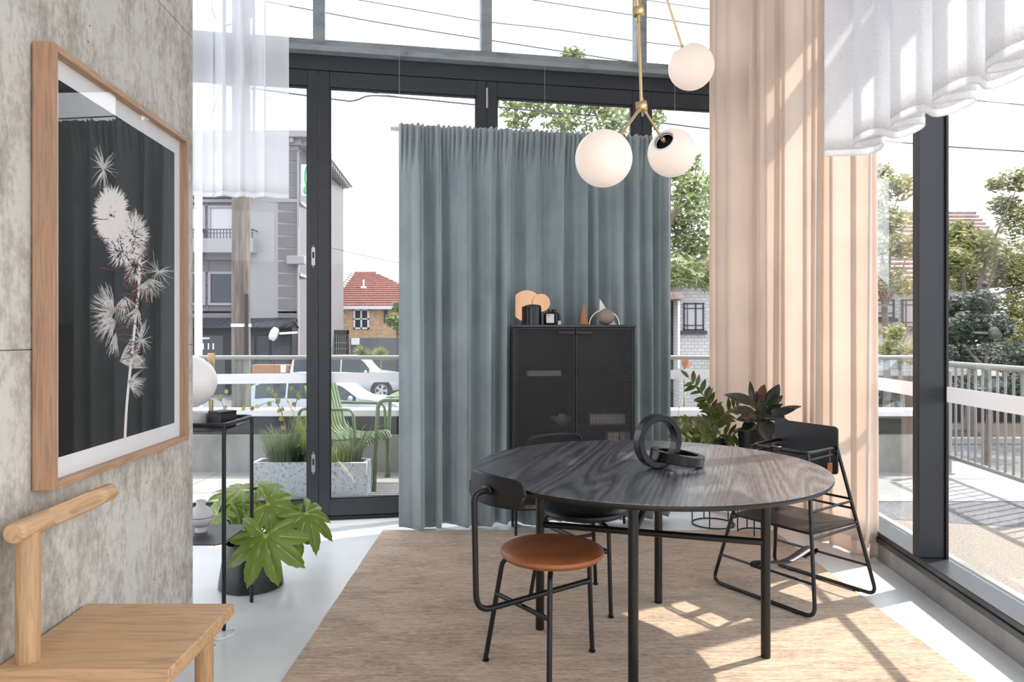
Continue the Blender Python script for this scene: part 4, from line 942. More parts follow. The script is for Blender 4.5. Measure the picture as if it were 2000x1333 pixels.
for k in range(33): a = PI * k / 32; ab.append((math.cos(a), math.sin(a)))
vs_ = []
for (cx_, sz_) in ab:
    for rr, yy in ((.0975, -.011), (.0975, .011), (.0935, .011), (.0935, -.011)): vs_.append((c.x + rr * cx_, c.y + yy, KT + rr * sz_))
m.add(vs_, [(4 * k + i, 4 * k + (i + 1) % 4, 4 * k + 4 + (i + 1) % 4, 4 * k + 4 + i) for k in range(32) for i in range(4)] + [(3, 2, 1, 0), (128, 129, 130, 131)])
tag(m.build('brass_arch', M['brass'], smooth=30), 'thin brass half-ring arch over the taupe ball', 'ornament')

# ------------------------------------------------------------------ plants indoors
def palmate(R, lobes=8, droop=.35, seed=0, spread=285):
    """one lobed leaf: petiole at the origin, +Y is its middle lobe, +Z its upper side"""
    R2 = random.Random(seed); m = MB(); ns = 160; nr = 7; half = math.radians(spread / 2); lens = []
    for i in range(lobes):
        a = -half + math.radians(spread) * (i + .5) / lobes; lens.append((a, (1 - .42 * (abs(a) / half) ** 1.6) * R2.uniform(.92, 1.06)))
    def rad(th):
        best = .0
        for a, ln in lens:
            d = abs(th - a) / (math.radians(spread) / lobes * .56)
            if d < 1: best = max(best, ln * (.36 + .64 * (1 - d) ** .52))
            elif d < 1.3: best = max(best, ln * .36)
        return max(best, .3)
    def zof(x, y):
        r = math.hypot(x, y) / R; return R * (-droop * r * r + .05 * math.sin(5 * x / R + seed) * r)
    vs_ = [(0, 0, 0)]; fs_ = []
    for j in range(1, nr + 1):
        for i in range(ns + 1):
            th = -half + 2 * half * i / ns; r = R * rad(th) * j / nr * (1 + (.02 * math.sin(i * 1.9) if j == nr else 0)); x, y = r * math.sin(th), r * math.cos(th)
            crease = 0
            for a, ln in lens: crease = max(crease, 1 - abs(th - a) / .16)
            vs_.append((x, y, zof(x, y) - .03 * R * max(0, crease) * min(1, 2 * r / R)))
    w = ns + 1
    for i in range(ns): fs_.append((0, 1 + i + 1, 1 + i))
    for j in range(nr - 1):
        for i in range(ns): fs_.append((1 + j * w + i, 1 + j * w + i + 1, 1 + (j + 1) * w + i + 1, 1 + (j + 1) * w + i))
    m.add(vs_, fs_); v = MB()
    for a, ln in lens:
        for t0, t1 in ((0, .33), (.33, .66), (.66, .93)):
            q = []
            for t in (t0, t1):
                r = R * ln * t; x, y = r * math.sin(a), r * math.cos(a); wv = R * .016 * (1 - t) + .0004; z = zof(x, y) - .03 * R * min(1, 2 * r / R) + .0012
                q += [(x - wv * math.cos(a), y + wv * math.sin(a), z), (x + wv * math.cos(a), y - wv * math.sin(a), z)]
            v.add(q, [(0, 1, 3, 2)])
    return m, v
fp = Vector((-1.305, 3.56, 0)); ft_ = thing('potted_fatsia', 'leafy fatsia in an oval black pot beside the side table', 'plant', fp)
def oval(mb, prof, c, sx=1.0, sy=.92, n=48):
    return mb.lathe(prof, n, Matrix.Translation(c) @ Matrix.Diagonal((sx, sy, 1, 1)), cap1=False)
m = MB(); oval(m, [(.148, .0), (.157, .006), (.155, .03), (.126, .218), (.122, .223), (.117, .219), (.118, .19), (.001, .188)], fp); m.build('pot', M['black_satin'], ft_)
m = MB(); oval(m, [(.117, .190), (.001, .197)], fp); m.build('soil', M['soil'], ft_)
crown = fp + Vector((.0, .0, .2))
specs = [  # hub, direction of the middle lobe, normal, size
    (P(519, 1047, 3.26), (.02, -.45, -.85), (.05, -.88, .42), .235, 1),
    (P(522, 985, 3.52), (.6, .15, -.3), (.3, -.6, .65), .2, 2),
    (P(598, 1003, 3.56), (.62, -.1, -.62), (.55, -.35, .6), .20, 3),
    (P(474, 957, 3.62), (-.8, .1, .15), (.1, -.2, .95), .18, 4),
    (P(452, 985, 3.70), (.5, .2, .05), (-.1, -.6, .7), .16, 5),
    (P(425, 1003, 3.66), (-.45, -.1, -.5), (-.3, -.6, .55), .17, 6),
    (P(556, 1022, 3.66), (.4, .3, -.75), (.25, -.7, .45), .19, 7),
    (P(575, 1040, 3.50), (.35, -.1, -.8), (.6, -.6, .35), .13, 9),
    (P(505, 952, 3.66), (.5, .5, .1), (.1, -.2, .95), .16, 10),
]
for hub_, d_, n_, R, sd in specs:
    lm, vm = palmate(R, 8 if R > .18 else 7, .32, sd); Mx_ = frame_M(hub_ - fp, d_, n_)
    lf = lm.build('leaf', M['leaf'], ft_, True, smooth=70); lf.matrix_local = Mx_
    v = vm.build('veins', M['vein'], lf, True, smooth=0)
    b = crown + Vector((random.uniform(-.03, .03), random.uniform(-.03, .03), 0)); mid = b.lerp(hub_, .5) + Vector((0, 0, .05))
    m = MB(); m.tube(smooth_path([b - Vector((0, 0, .02)), mid, hub_], 6), .0042, 8); m.build('petiole', M['stem'], ft_)

def blade(L_, W_, curl=.15, fold=.12, n=8):
    m = MB(); vs_ = []; fs_ = []
    for i in range(n + 1):
        t = i / n; w = W_ * (math.sin(PI * min(1, t * .96 + .04)) ** .8) * (1 - .25 * t) * .62; y = L_ * t; z = -curl * L_ * t * t
        vs_ += [(-w, y, z + fold * w), (0, y, z), (w, y, z + fold * w)]
    for i in range(n): fs_ += [(3 * i, 3 * i + 1, 3 * i + 4, 3 * i + 3), (3 * i + 1, 3 * i + 2, 3 * i + 5, 3 * i + 4)]
    m.add(vs_, fs_); return m
def wire_stand(label, c, r, h, zc):
    t = thing('plant_stand', label, 'plant stand', c, 0, 'black wire plant stands'); rs = .0045
    for z in (.0055, h):
        m = MB(); m.tube([(c.x + r * math.cos(a), c.y + r * math.sin(a), z) for a in [2 * PI * k / 40 for k in range(40)]], rs, 8, True); m.build('ring', M['black'], t)
    for k in range(5):
        a = .5 + 2 * PI * k / 5; m = MB(); m.tube([(c.x + r * math.cos(a), c.y + r * math.sin(a), .006), (c.x + r * math.cos(a), c.y + r * math.sin(a), h)], rs * .9, 8); m.build('rod', M['black'], t)
    m = MB(); m.lathe([(r, h - .003), (r, h + .001)], 40, Matrix.Translation((c.x, c.y, 0))); m.build('tray', M['black'], t); return t
c1 = Vector((1.337, 4.73, 0)); wire_stand('black wire plant stand under the arching zz plant', c1, .136, .40, 0)
zz = thing('potted_zz_plant', 'arching zz plant with oval olive leaflets by the door', 'plant', c1 + Vector((0, 0, .4015)))
m = MB(); oval(m, [(.085, .4015), (.105, .41), (.118, .56), (.112, .562), (.108, .54), (.001, .538)], (c1.x, c1.y, 0), 1, 1); m.build('pot', M['black_satin'], zz)
zl = None
tips = [((1345, 738), 4.62), ((1372, 770), 4.66), ((1447, 788), 4.7), ((1415, 812), 4.6), ((1330, 828), 4.55), ((1392, 805), 4.8), ((1300, 862), 4.5), ((1440, 850), 4.55), ((1368, 850), 4.45), ((1325, 880), 4.42)]
for k, ((px, py), Yt) in enumerate(tips):
    tip = P(px, py, Yt); b = c1 + Vector((random.uniform(-.04, .04), random.uniform(-.04, .04), .53)); mid = b.lerp(tip, .55) + Vector(((b.x - tip.x) * .25, 0, .03))
    path = smooth_path([b, mid, tip], 14); m = MB(); n_ = len(path); m.tube(path, [.007 * (1 - .8 * i / n_) for i in range(n_)], 7); m.build('stem', M['stem'], zz)
    cnt = 6 if (tip - b).length > .25 else 4
    for i in range(cnt):
        t = .42 + .55 * i / cnt; ii = int(t * (n_ - 1)); p = path[ii]; d_ = (path[min(ii + 1, n_ - 1)] - path[ii - 1]).normalized(); side = d_.cross(Vector((0, -1, .25))).normalized()
        for s in (-1, 1):
            dirn = side * s * .85 + d_ * .62 + Vector((random.uniform(-.2, .2), random.uniform(-.25, .25), random.uniform(-.15, .1))); nrm = Vector((random.uniform(-.4, .4), -.7, .6 + random.uniform(-.3, .3)))
            L_ = random.uniform(.085, .115) * (1 - .25 * t); Mx_ = frame_M(p - zz.location, dirn, nrm) @ Matrix.Diagonal((L_, L_, L_, 1))
            if zl is None: zl = blade(1, .34, .2, .15).build('leaflet', M['leaf_zz'], zz, True, smooth=70); zl.matrix_local = Mx_
            else: share(zl, 'leaflet', zz, Mx_)
    Mx_ = frame_M(tip - zz.location, (tip - path[-4]), (0, -.8, .5)) @ Matrix.Diagonal((.075, .075, .075, 1)); share(zl, 'leaflet', zz, Mx_)
c2 = Vector((1.545, 4.50, 0)); wire_stand('black wire plant stand under the dark rubber plant', c2, .115, .375, 0)
rp = thing('potted_rubber_plant', 'dark glossy rubber plant in a black pot before the peach curtain', 'plant', c2 + Vector((0, 0, .3765)))
m = MB(); oval(m, [(.09, .3765), (.1, .382), (.113, .655), (.106, .657), (.102, .63), (.001, .628)], (c2.x, c2.y, 0), 1, 1); m.build('pot', M['black'], rp)
m = MB(); m.tube(smooth_path([c2 + Vector((0, 0, .62)), c2 + Vector((.01, -.01, .74)), c2 + Vector((0, 0, .86))], 5), .008, 8); m.build('stem', M['bark'], rp)
rl = {}
def rleaf(px, py, Y, tx, ty, dY, W_, key):
    a, b = P(px, py, Y), P(tx, ty, Y + dY); L_ = (b - a).length; Mx_ = frame_M(a - rp.location, b - a, (random.uniform(-.5, .5), -.75, .55)) @ Matrix.Diagonal((L_, L_, L_, 1))
    if (key, W_) not in rl: o = blade(1, W_, .12, .3, 10).build('leaf', M['leaf_rubber' if key == 0 else 'leaf_rubber_back'], rp, True, smooth=70); o.matrix_local = Mx_; rl[(key, W_)] = o
    else: share(rl[(key, W_)], 'leaf', rp, Mx_)
    m = MB(); m.tube([a, a.lerp(Vector((c2.x, c2.y, a.z - .03)), .6)], .003, 6); m.build('petiole', M['leaf_rubber_back'], rp)
for args in ((1476, 790, 4.45, 1418, 768, -.03, .32, 0), (1470, 788, 4.5, 1465, 744, .02, .24, 0), (1478, 788, 4.48, 1497, 750, .05, .42, 1), (1496, 792, 4.45, 1523, 752, -.05, .46, 0), (1500, 795, 4.5, 1530, 770, .05, .36, 0),
             (1512, 808, 4.45, 1567, 790, .0, .22, 1), (1508, 812, 4.4, 1552, 798, -.08, .36, 0), (1482, 822, 4.36, 1490, 774, -.05, .44, 0), (1478, 808, 4.42, 1428, 800, -.05, .3, 0), (1472, 804, 4.5, 1437, 794, .06, .34, 1),
             (1476, 818, 4.4, 1440, 818, -.06, .4, 0), (1492, 818, 4.36, 1540, 818, -.1, .34, 0), (1486, 822, 4.38, 1452, 812, -.1, .36, 0), (1490, 825, 4.38, 1520, 846, -.1, .5, 0), (1475, 828, 4.4, 1450, 840, -.08, .55, 0),
             (1486, 828, 4.36, 1500, 862, -.08, .5, 0), (1495, 808, 4.5, 1520, 800, .1, .4, 1), (1478, 800, 4.52, 1470, 780, .1, .5, 1)):
    rleaf(*args)
for k in range(16):
    a = random.uniform(0, 2 * PI); px, py = 1486 + 12 * math.cos(a), 815 + 14 * math.sin(a); L_ = random.uniform(34, 50)
    rleaf(px, py, 4.5, px + L_ * math.cos(a), py - L_ * .75 * abs(math.sin(a)) * random.choice((1, 1, -.6)), random.uniform(-.15, .1), .36, k % 4 == 0)
# ------------------------------------------------------------------ terrace
ST_ = -1.4
def fy(X): return 4.81 + .18 * (X - FO.x)
tr = MB(); tr.prism([(-6, fy(-6) + .125), (2.38, fy(2.38) + .2), (2.44, 5.41), (4.3, 5.41), (4.3, 7.0), (-6, 7.0)], -.14, -.03)
te = tag(tr.build('floor_terrace', M['joint'], smooth=0), 'pale paved terrace outside the folding doors', 'terrace', kind='structure')
PSZ = .9
for i in range(-7, 5):
    for j in range(3):
        x0, x1 = i * PSZ + .004, (i + 1) * PSZ - .004; y0, y1 = 4.55 + j * .86 + .004, 4.55 + (j + 1) * .86 - .004
        y0b = max(y0, (fy(x1) + .135) if x0 < 2.3 else 5.42); y0a = max(y0, (fy(x0) + .135) if x0 < 2.3 else 5.42)
        if y0a > y1 - .02 or x0 > 4.2: continue
        m = MB(); m.prism([(x0, y0a), (x1, min(y0b, y1)), (x1, y1), (x0, y1)] if y0b < y1 - .001 else [(x0, y0a), (x1, y1), (x0, y1)], -.03, -.008); m.build('paver', M['paver'], te, smooth=0)
m = MB(); m.prism([(rw(4.95).x + .31, 4.95), (4.3, 4.45), (4.3, 5.41), (rw(5.41).x + .28, 5.41)], -.14, -.012)
tag(m.build('floor_aggregate_grey', M['aggregate_grey'], smooth=0), 'grey exposed aggregate strip outside the right window', 'paving', kind='structure')
m = MB(); m.prism([(rw(-1.5).x + .305, -1.5), (4.3, -1.5), (4.3, 4.45), (rw(4.95).x + .31, 4.95)], -.14, -.014)
tag(m.build('floor_aggregate_tan', M['aggregate'], smooth=0), 'tan exposed aggregate paving outside the right window', 'paving', kind='structure')

PW = 6.6
m = MB(); m.box(-6, 4.05, PW, PW + .2, -.03, .334)
tag(m.build('wall_parapet', M['concrete2'], bevel=.006), 'low concrete parapet along the terrace edge', 'wall', kind='structure')
gb = thing('glass_balustrade', 'frameless glass balustrade with steel handrail on the parapet', 'balustrade', (-1, PW + .1, .334))
m = MB(); m.box(-6, 4.05, PW + .06, PW + .18, .3345, .508); m.build('recess_shade', M['frame'], gb, smooth=0)  # charcoal strip stands in for the shaded slot under the capping
m = MB(); m.box(-6, 4.05, PW - .03, PW + .2, .509, .568); m.build('capping', M['white'], gb, bevel=.004)
for k in range(8):
    x0 = -6 + k * 1.256; m = MB(); m.box(x0 + .008, x0 + 1.248, PW + .075, PW + .087, .5685, 1.034); m.build('glass_panel', M['glass_rail'], gb, smooth=0)
m = MB(); m.tube([(-6, PW + .081, 1.05), (4.05, PW + .081, 1.05)], .021, 14); m.build('handrail', M['rail_metal'], gb)

mr_ = thing('metal_railing', 'galvanised railing with upright balusters outside the right window', 'railing', (3.985, 6.48, 0))
ra, rb = Vector((3.985, 6.48, 0)), Vector((3.66, 3.3, 0)); rl_ = (rb - ra).length; rdv = (rb - ra) / rl_
for z, r in ((.996, .027), (.155, .02)):
    m = MB(); m.tube([ra + Vector((0, 0, z)), rb + Vector((0, 0, z))], r, 14); m.build('rail', M['rail_metal'], mr_)
proto = None
for k in range(1, int(rl_ / .108)):
    p = ra + rdv * .108 * k - mr_.location
    if proto is None:
        m = MB(); m.tube([(0, 0, .17), (0, 0, .975)], .0105, 8); proto = m.build('baluster', M['rail_metal'], mr_, True); proto.location = (p.x, p.y, 0)
    else: share(proto, 'baluster', mr_, Matrix.Translation((p.x, p.y, 0)))
for t in (0, 1.55, 2.9):
    p = ra + rdv * t; m = MB(); m.tube([p + Vector((0, .03, -.01)), p + Vector((0, .03, .93))], .034, 14); po_ = m.build('post', M['rail_metal'], mr_)
    m = MB(); m.lathe([(.06, -.01), (.06, .004)], 20, Matrix.Translation(p + Vector((0, .03, 0)))); m.build('base_plate', M['rail_metal'], po_)

m = MB(); cpx = P(387.5, 500, 6.95); m.box(cpx.x - .027, cpx.x + .027, 6.92, 6.98, -1.4, 3.3)
tag(m.build('white_post', M['white'], bevel=.003), 'slim white post beyond the parapet next to the concrete wall', 'post')

# planter with grasses
plt = thing('terrazzo_planter', 'rectangular pale terrazzo planter outside the folding doors', 'planter', (-1.55, 5.62, -.008))
a, b = F(490, 972, -.008), F(716, 972, -.008); m = MB(); x0, x1, y0, y1 = a.x, b.x, a.y, a.y + .22; zt = .262; th = .035
m.box(x0, x1, y0, y0 + th, -.008, zt); m.box(x0, x1, y1 - th, y1, -.008, zt); m.box(x0, x0 + th, y0 + th, y1 - th, -.008, zt); m.box(x1 - th, x1, y0 + th, y1 - th, -.008, zt); m.build('box', M['terrazzo'], plt, bevel=.003)
m = MB(); m.box(x0 + th, x1 - th, y0 + th, y1 - th, 0, zt - .06); m.build('soil', M['soil'], plt, smooth=0)
def grass(name, label, c, r, h, n, mat, spread=.35, w=.004, group=None, seed=0, kind='stuff'):
    R2 = random.Random(seed); m = MB()
    for _ in range(n):
        a = R2.uniform(0, 2 * PI); q = r * math.sqrt(R2.random()); b = Vector((c[0] + q * math.cos(a), c[1] + q * math.sin(a), c[2])); L_ = h * R2.uniform(.55, 1.1); o = L_ * spread * R2.uniform(.3, 1.4); a2 = a + R2.uniform(-.6, .6)
        t_ = Vector((math.cos(a2), math.sin(a2), 0)); sd = Vector((-t_.y, t_.x, 0)) * w * .5; sd = sd if abs(sd.x) > w * .2 else Vector((w * .5, 0, 0))
        p1 = b + t_ * o * .25 + Vector((0, 0, L_ * .5)); p2 = b + t_ * o * .6 + Vector((0, 0, L_ * .82)); p3 = b + t_ * o * 1.15 + Vector((0, 0, L_ * R2.uniform(.86, 1)))
        m.add([b - sd, b + sd, p1 - sd, p1 + sd, p2 - sd * .7, p2 + sd * .7, p3], [(0, 1, 3, 2), (2, 3, 5, 4), (4, 5, 6)])
    o = m.build(name, mat, smooth=0); tag(o, label, 'grass', group, kind=kind); return o
yc = (y0 + y1) / 2; zs = zt - .06
grass('ornamental_grass', 'fine blue-green grass tuft at the left of the planter', (x0 + .2, yc, zs), .09, .33, 700, M['grass_blue'], .42, .003, 'planter grasses', 1)
grass('ornamental_grass', 'tall pale yellow-green grass in the middle of the planter', (x0 + .46, yc + .02, zs), .08, .46, 520, M['grass'], .32, .003, 'planter grasses', 2)
grass('ornamental_grass', 'pale arching grass right of the door stile in the planter', (x0 + .68, yc, zs), .08, .2, 260, M['grass'], .5, .004, 'planter grasses', 3)
grass('ornamental_grass', 'broad-bladed grass at the right end of the planter', (x1 - .13, yc, zs), .05, .36, 60, M['grass_blue'], .6, .009, 'planter grasses', 4)
grass('dark_shrub', 'dark leafy shrub between the planter grasses', (x0 + .34, yc + .03, zs), .06, .2, 260, M['fol_dark'], .5, .012, None, 5)
for k, (pa, pb_, Y) in enumerate((((660, 900), (692, 940), 5.26), ((575, 812), (558, 778), 5.6), ((1326, 800), (1338, 760), 6.2))):
    a, b = P(pa[0], pa[1], Y), P(pb_[0], pb_[1], Y - .05 if k == 0 else Y); m = MB()
    for _ in range(240):
        t = random.random(); p = a.lerp(b, t); d_ = Vector((random.uniform(-1, 1), random.uniform(-1, 1), random.uniform(-.4, .8))).normalized() * .028 * math.sin(PI * (.15 + .8 * t)); e = p + d_ + (b - a) * .12; m.add([p + Vector((.0012, 0, 0)), p - Vector((.0012, 0, 0)), e], [(0, 1, 2)])
    pl_ = thing('pampas_plume', ['cream fluffy plume drooping in front of the planter', 'pale plume rising above the planter grasses', 'pale seed plume beside the teal curtain'][k], 'grass plume', a)
    m.build('plume_hairs', M['plume'], pl_, smooth=0, kind='stuff')
    m = MB(); base = Vector((a.x - .1, 5.58, zs)) if k < 2 else Vector((a.x, a.y, -.01)); m.tube(smooth_path([base, base.lerp(a, .6) + Vector((0, 0, .12 if k == 0 else 0)), a, b], 5), .002, 6); m.build('stalk', M['grass'], pl_)
grass('reddish_grass', 'reddish green grass clump outside beside the teal curtain edge', (F(1322, 940).x, 6.15, -.02), .1, .62, 220, M['fol_b'], .3, .005, None, 9)

# green slatted armchair, facing right
gcM = Matrix.Translation((-1.40, 6.12, -.008)) @ Matrix.Rotation(math.radians(-14.5), 4, 'Z')
gch = thing('garden_armchair', 'olive green slatted metal armchair behind the planter', 'chair', (0, 0, 0)); gch.matrix_world = gcM
prof = fillet([(-.34, .86), (-.20, .43), (.02, .40), (.235, .435), (.265, .40)] and [(-.275, 0, .845), (-.165, 0, .42), (.03, 0, .395), (.245, 0, .43), (.275, 0, .36)], .09, 6)
proto = None
for k in range(11):
    y = -.255 + .051 * k
    if proto is None:
        m = MB(); n_ = len(prof); vs_ = []
        for i, p in enumerate(prof):
            t = (prof[min(i + 1, n_ - 1)] - prof[max(i - 1, 0)]).normalized(); nn_ = Vector((-t.z, 0, t.x)) * .005
            vs_ += [p + nn_ + Vector((0, .015, 0)), p + nn_ - Vector((0, .015, 0)), p - nn_ - Vector((0, .015, 0)), p - nn_ + Vector((0, .015, 0))]
        m.add(vs_, [(4 * i + j, 4 * i + (j + 1) % 4, 4 * i + 4 + (j + 1) % 4, 4 * i + 4 + j) for i in range(n_ - 1) for j in range(4)] + [(3, 2, 1, 0), (4 * n_ - 4, 4 * n_ - 3, 4 * n_ - 2, 4 * n_ - 1)])
        proto = m.build('slat', M['green_metal'], gch, True); proto.location = (0, y, 0)
    else: share(proto, 'slat', gch, Matrix.Translation((0, y, 0)))
for s in (-1, 1):
    y = .30 * s; m = MB(); m.tube(fillet([(-.36, y, 0), (-.30, y, .655), (.19, y, .66), (.235, y, 0)], .06, 6), .0135, 10); m.build('arm_frame', M['green_metal'], gch, True)
for x, z in ((-.24, .52), (.2, .40)):
    m = MB(); m.tube([(x, -.3, z), (x, .3, z)], .009, 8); m.build('cross_tube', M['green_metal'], gch, True)
gt = thing('garden_table', 'olive green tubular garden table partly hidden by the teal curtain', 'table', (-.7, 6.0, 0))
gz = .73
for yy in (5.77, 6.35):
    m = MB(); m.tube(fillet([(-1.118, yy, -.008), (-1.085, yy, gz), (.15, yy, gz), (.18, yy, -.008)], .07, 6), .017, 10); m.build('leg_frame', M['green_metal'], gt)
proto = None
for k in range(9):
    y = 5.80 + .065 * k; m = MB(); m.box(-1.03, .1, y, y + .045, gz + .0175, gz + .026); m.build('top_slat', M['green_metal'], gt, bevel=.002)
# bird of paradise outside
bp_ = thing('bird_of_paradise', 'orange bird of paradise flower beyond the glass balustrade', 'flower', P(1338, 760, 7.2))
m = MB(); m.tube(smooth_path([Vector((P(1335, 830, 7.2).x, 7.2, ST_ + .002)), P(1336, 760, 7.2), P(1338, 716, 7.2)], 5), .006, 6); m.build('stalk', M['stem'], bp_)
for tx, ty in ((1333, 705), (1342, 703), (1349, 712), (1340, 699)):
    a, b = P(1337, 720, 7.2), P(tx, ty, 7.15); L_ = (b - a).length * 1.3; o = blade(L_, .4 * L_, .1, .2, 5).build('petal', M['orange_petal'], bp_, True); o.matrix_local = frame_M(a - bp_.location, b - a, (0.3, -1, .2))

# ------------------------------------------------------------------ street
ST = -1.4
m = MB(); m.box(-90, 90, 7.05, 140, ST - .3, ST); m.box(4.35, 90, -20, 7.05, ST - .3, ST)
tag(m.build('floor_street', M['asphalt'], smooth=0), 'pale asphalt street beyond the terrace', 'street', kind='structure')

def car(name, label, body, root, length, width, height, stations, glass_spans, wheel_x, wheel_r, tail=True):
    t = thing(name, label, 'car', root); hw = width / 2
    # stations: x, z_low, z_belt, z_top
    def st(x):
        for a, b in zip(stations, stations[1:]):
            if x <= b[0]: q = (x - a[0]) / (b[0] - a[0]); q2 = q * q * (3 - 2 * q); return [a[i] + (b[i] - a[i]) * (q2 if i > 1 else q) for i in range(1, 4)]
        return list(stations[-1][1:])
    def wt(zb, zt): return hw * (1 - .19 * min(1, max(0, zt - zb) / .55))
    n_ = 60; vs_ = []; ring_n = 14
    for i in range(n_ + 1):
        x = stations[0][0] + (stations[-1][0] - stations[0][0]) * i / n_; lo_, be, to = st(x); e = min(i, n_ - i) / n_; nar = 1 - .16 * (1 - min(1, e / .1)) ** 2; w = hw * nar; tw = wt(be, to) * nar
        half = [(w * .9, lo_), (w * .98, lo_ + .06), (w, lo_ + .3), (w * .985, be - .02), (w * .96, be), (tw, be + (to - be) * .9), (tw * .86, to)]
        vs_ += [(x, -y, z) for y, z in half] + [(x, y, z) for y, z in reversed(half)]
    m = MB(); fs_ = [(i * ring_n + j, i * ring_n + (j + 1) % ring_n, (i + 1) * ring_n + (j + 1) % ring_n, (i + 1) * ring_n + j) for i in range(n_) for j in range(ring_n)] + [tuple(range(ring_n - 1, -1, -1)), tuple(n_ * ring_n + j for j in range(ring_n))]
    m.add(vs_, fs_); m.build('body', body, t, True, smooth=50)
    for x0, x1 in glass_spans:
        for s in (-1, 1):
            m = MB()
            def gfn(u, v):
                x = x0 + (x1 - x0) * u; lo_, be, to = st(x); tw = wt(be, to); h = .06 + .8 * v; return (x, s * (hw * .96 + (tw - hw * .96) * (h / .9) + .012), be + (to - be) * h)
            m.grid(gfn, 12, 3); m.build('side_window', M['car_glass'], t, True)
    for wx in wheel_x:
        for s in (-1, 1):
            Mx_ = Matrix.Translation((wx, s * (hw - .09), wheel_r)) @ Matrix.Rotation(s * -PI / 2, 4, 'X')
            m = MB(); m.lathe([(wheel_r + .06, -.05), (wheel_r + .06, .101)], 40, Mx_); m.build('wheel_arch', M['tyre'], t, True)
            m = MB(); m.lathe([(wheel_r * .6, -.1), (wheel_r * .95, -.1), (wheel_r, -.07), (wheel_r, .1), (wheel_r * .95, .13), (wheel_r * .66, .125), (wheel_r * .62, .06)], 40, Mx_); tyr = m.build('tyre', M['tyre'], t, True)
            m = MB(); m.lathe([(wheel_r * .66, .07), (wheel_r * .66, .122), (wheel_r * .6, .118), (wheel_r * .58, .075)], 36, Mx_, False, False); m.lathe([(wheel_r * .14, .06), (wheel_r * .14, .115)], 20, Mx_)
            for k in range(10):
                a = 2 * PI * (k // 2) / 5 + (.16 if k % 2 else -.16); dx, dy = math.cos(a), math.sin(a); c_ = .024
                m.add([(dx * wheel_r * .1 - dy * c_, dy * wheel_r * .1 + dx * c_, .108), (dx * wheel_r * .1 + dy * c_, dy * wheel_r * .1 - dx * c_, .108), (dx * wheel_r * .62 + dy * c_, dy * wheel_r * .62 - dx * c_, .112), (dx * wheel_r * .62 - dy * c_, dy * wheel_r * .62 + dx * c_, .112)], [(0, 1, 2, 3)], Mx_)
            m.build('alloy_wheel', M['alloy'], tyr, True)
    xr = stations[0][0]; be = st(xr + .1)[1]
    for s in (-1, 1):
        m = MB(); m.box(xr - .012, xr + .2, s * hw * .965 - .03, s * hw * .965 + .03, be - .26, be - .06); m.build('tail_light', M['tail_red'], t, True, bevel=.01)
    xm = glass_spans[0][1] - .1 if len(glass_spans) == 1 else glass_spans[-1][1] - .12; lo_, be, to = st(xm)
    for s in (-1, 1):
        m = MB(); m.sphere((xm, s * (hw + .09), be + .07), .09, 14, 8, (.7, 1.1, .9)); m.build('wing_mirror', body, t, True)
    return t
suv = P(686, 700, 30.5)
car('suv', 'white four-wheel drive parked across the street', M['car_white'], (suv.x, 30.5, ST), 4.8, 1.95, 1.82,
    [(-2.4, .5, 1.05, 1.2), (-2.3, .38, 1.12, 1.72), (-1.9, .34, 1.14, 1.82), (0, .34, 1.12, 1.84), (.5, .34, 1.1, 1.78), (1.2, .34, 1.08, 1.16), (1.9, .36, 1.02, 1.08), (2.3, .4, .9, .96), (2.42, .5, .7, .75)],
    [(-2.2, -1.25), (-1.2, -.25), (-.2, .95)], (-1.45, 1.47), .39)
hb = P(648, 760, 19.5)
car('hatchback', 'silver hatchback parked just beyond the balustrade', M['car_silver'], (hb.x, 19.5, ST), 4.4, 1.8, 1.5,
    [(-2.2, .45, .9, 1.0), (-2.1, .32, .98, 1.3), (-1.5, .26, 1.0, 1.5), (-.3, .26, .98, 1.52), (.3, .26, .96, 1.42), (1.05, .26, .94, 1.0), (1.7, .28, .86, .92), (2.1, .32, .7, .76), (2.2, .4, .55, .6)],
    [(-1.8, -1.0), (-.95, -.05), (0, .85)], (-1.35, 1.35), .33)

# utility pole
po_ = P(471, 400, 13.6); up_ = thing('utility_pole', 'weathered timber utility pole beyond the terrace', 'pole', (po_.x, 13.6, ST))
m = MB(); n_ = 14; m.tube([(po_.x + (.004 * math.sin(k)), 13.6, ST + 9.8 * k / n_) for k in range(n_ + 1)], [.178 - .02 * k / n_ for k in range(n_ + 1)], 20); m.build('shaft', M['pole_wood'], up_)
zb = P(0, 636, 13.6).z; m = MB(); m.lathe([(.185, zb - .03), (.185, zb + .03)], 24, Matrix.Translation((po_.x, 13.6, 0)), False, False); m.build('metal_band', M['white'], up_)
m = MB(); m.tube([(po_.x + .16, 13.45, P(0, 700, 13.6).z), (po_.x + .16, 13.45, P(0, 575, 13.6).z)], .035, 10); m.build('cable_guard', M['frame_dark'], up_)
for k in range(4):
    z = P(0, 32 - 11 * k, 13.6).z; m = MB(); m.box(po_.x + .1, po_.x + .26, 13.5, 13.56, z - .045, z + .03); m.build('bracket', M['frame'], up_, bevel=.004)
m = MB(); m.tube(smooth_path([P(455, 46, 13.5), P(436, 49, 13.4), P(421, 35, 13.4), P(414, 12, 13.4), P(416, -14, 13.5), P(452, -20, 13.5)], 6), .012, 6); m.build('cable_loop', M['wire'], up_)

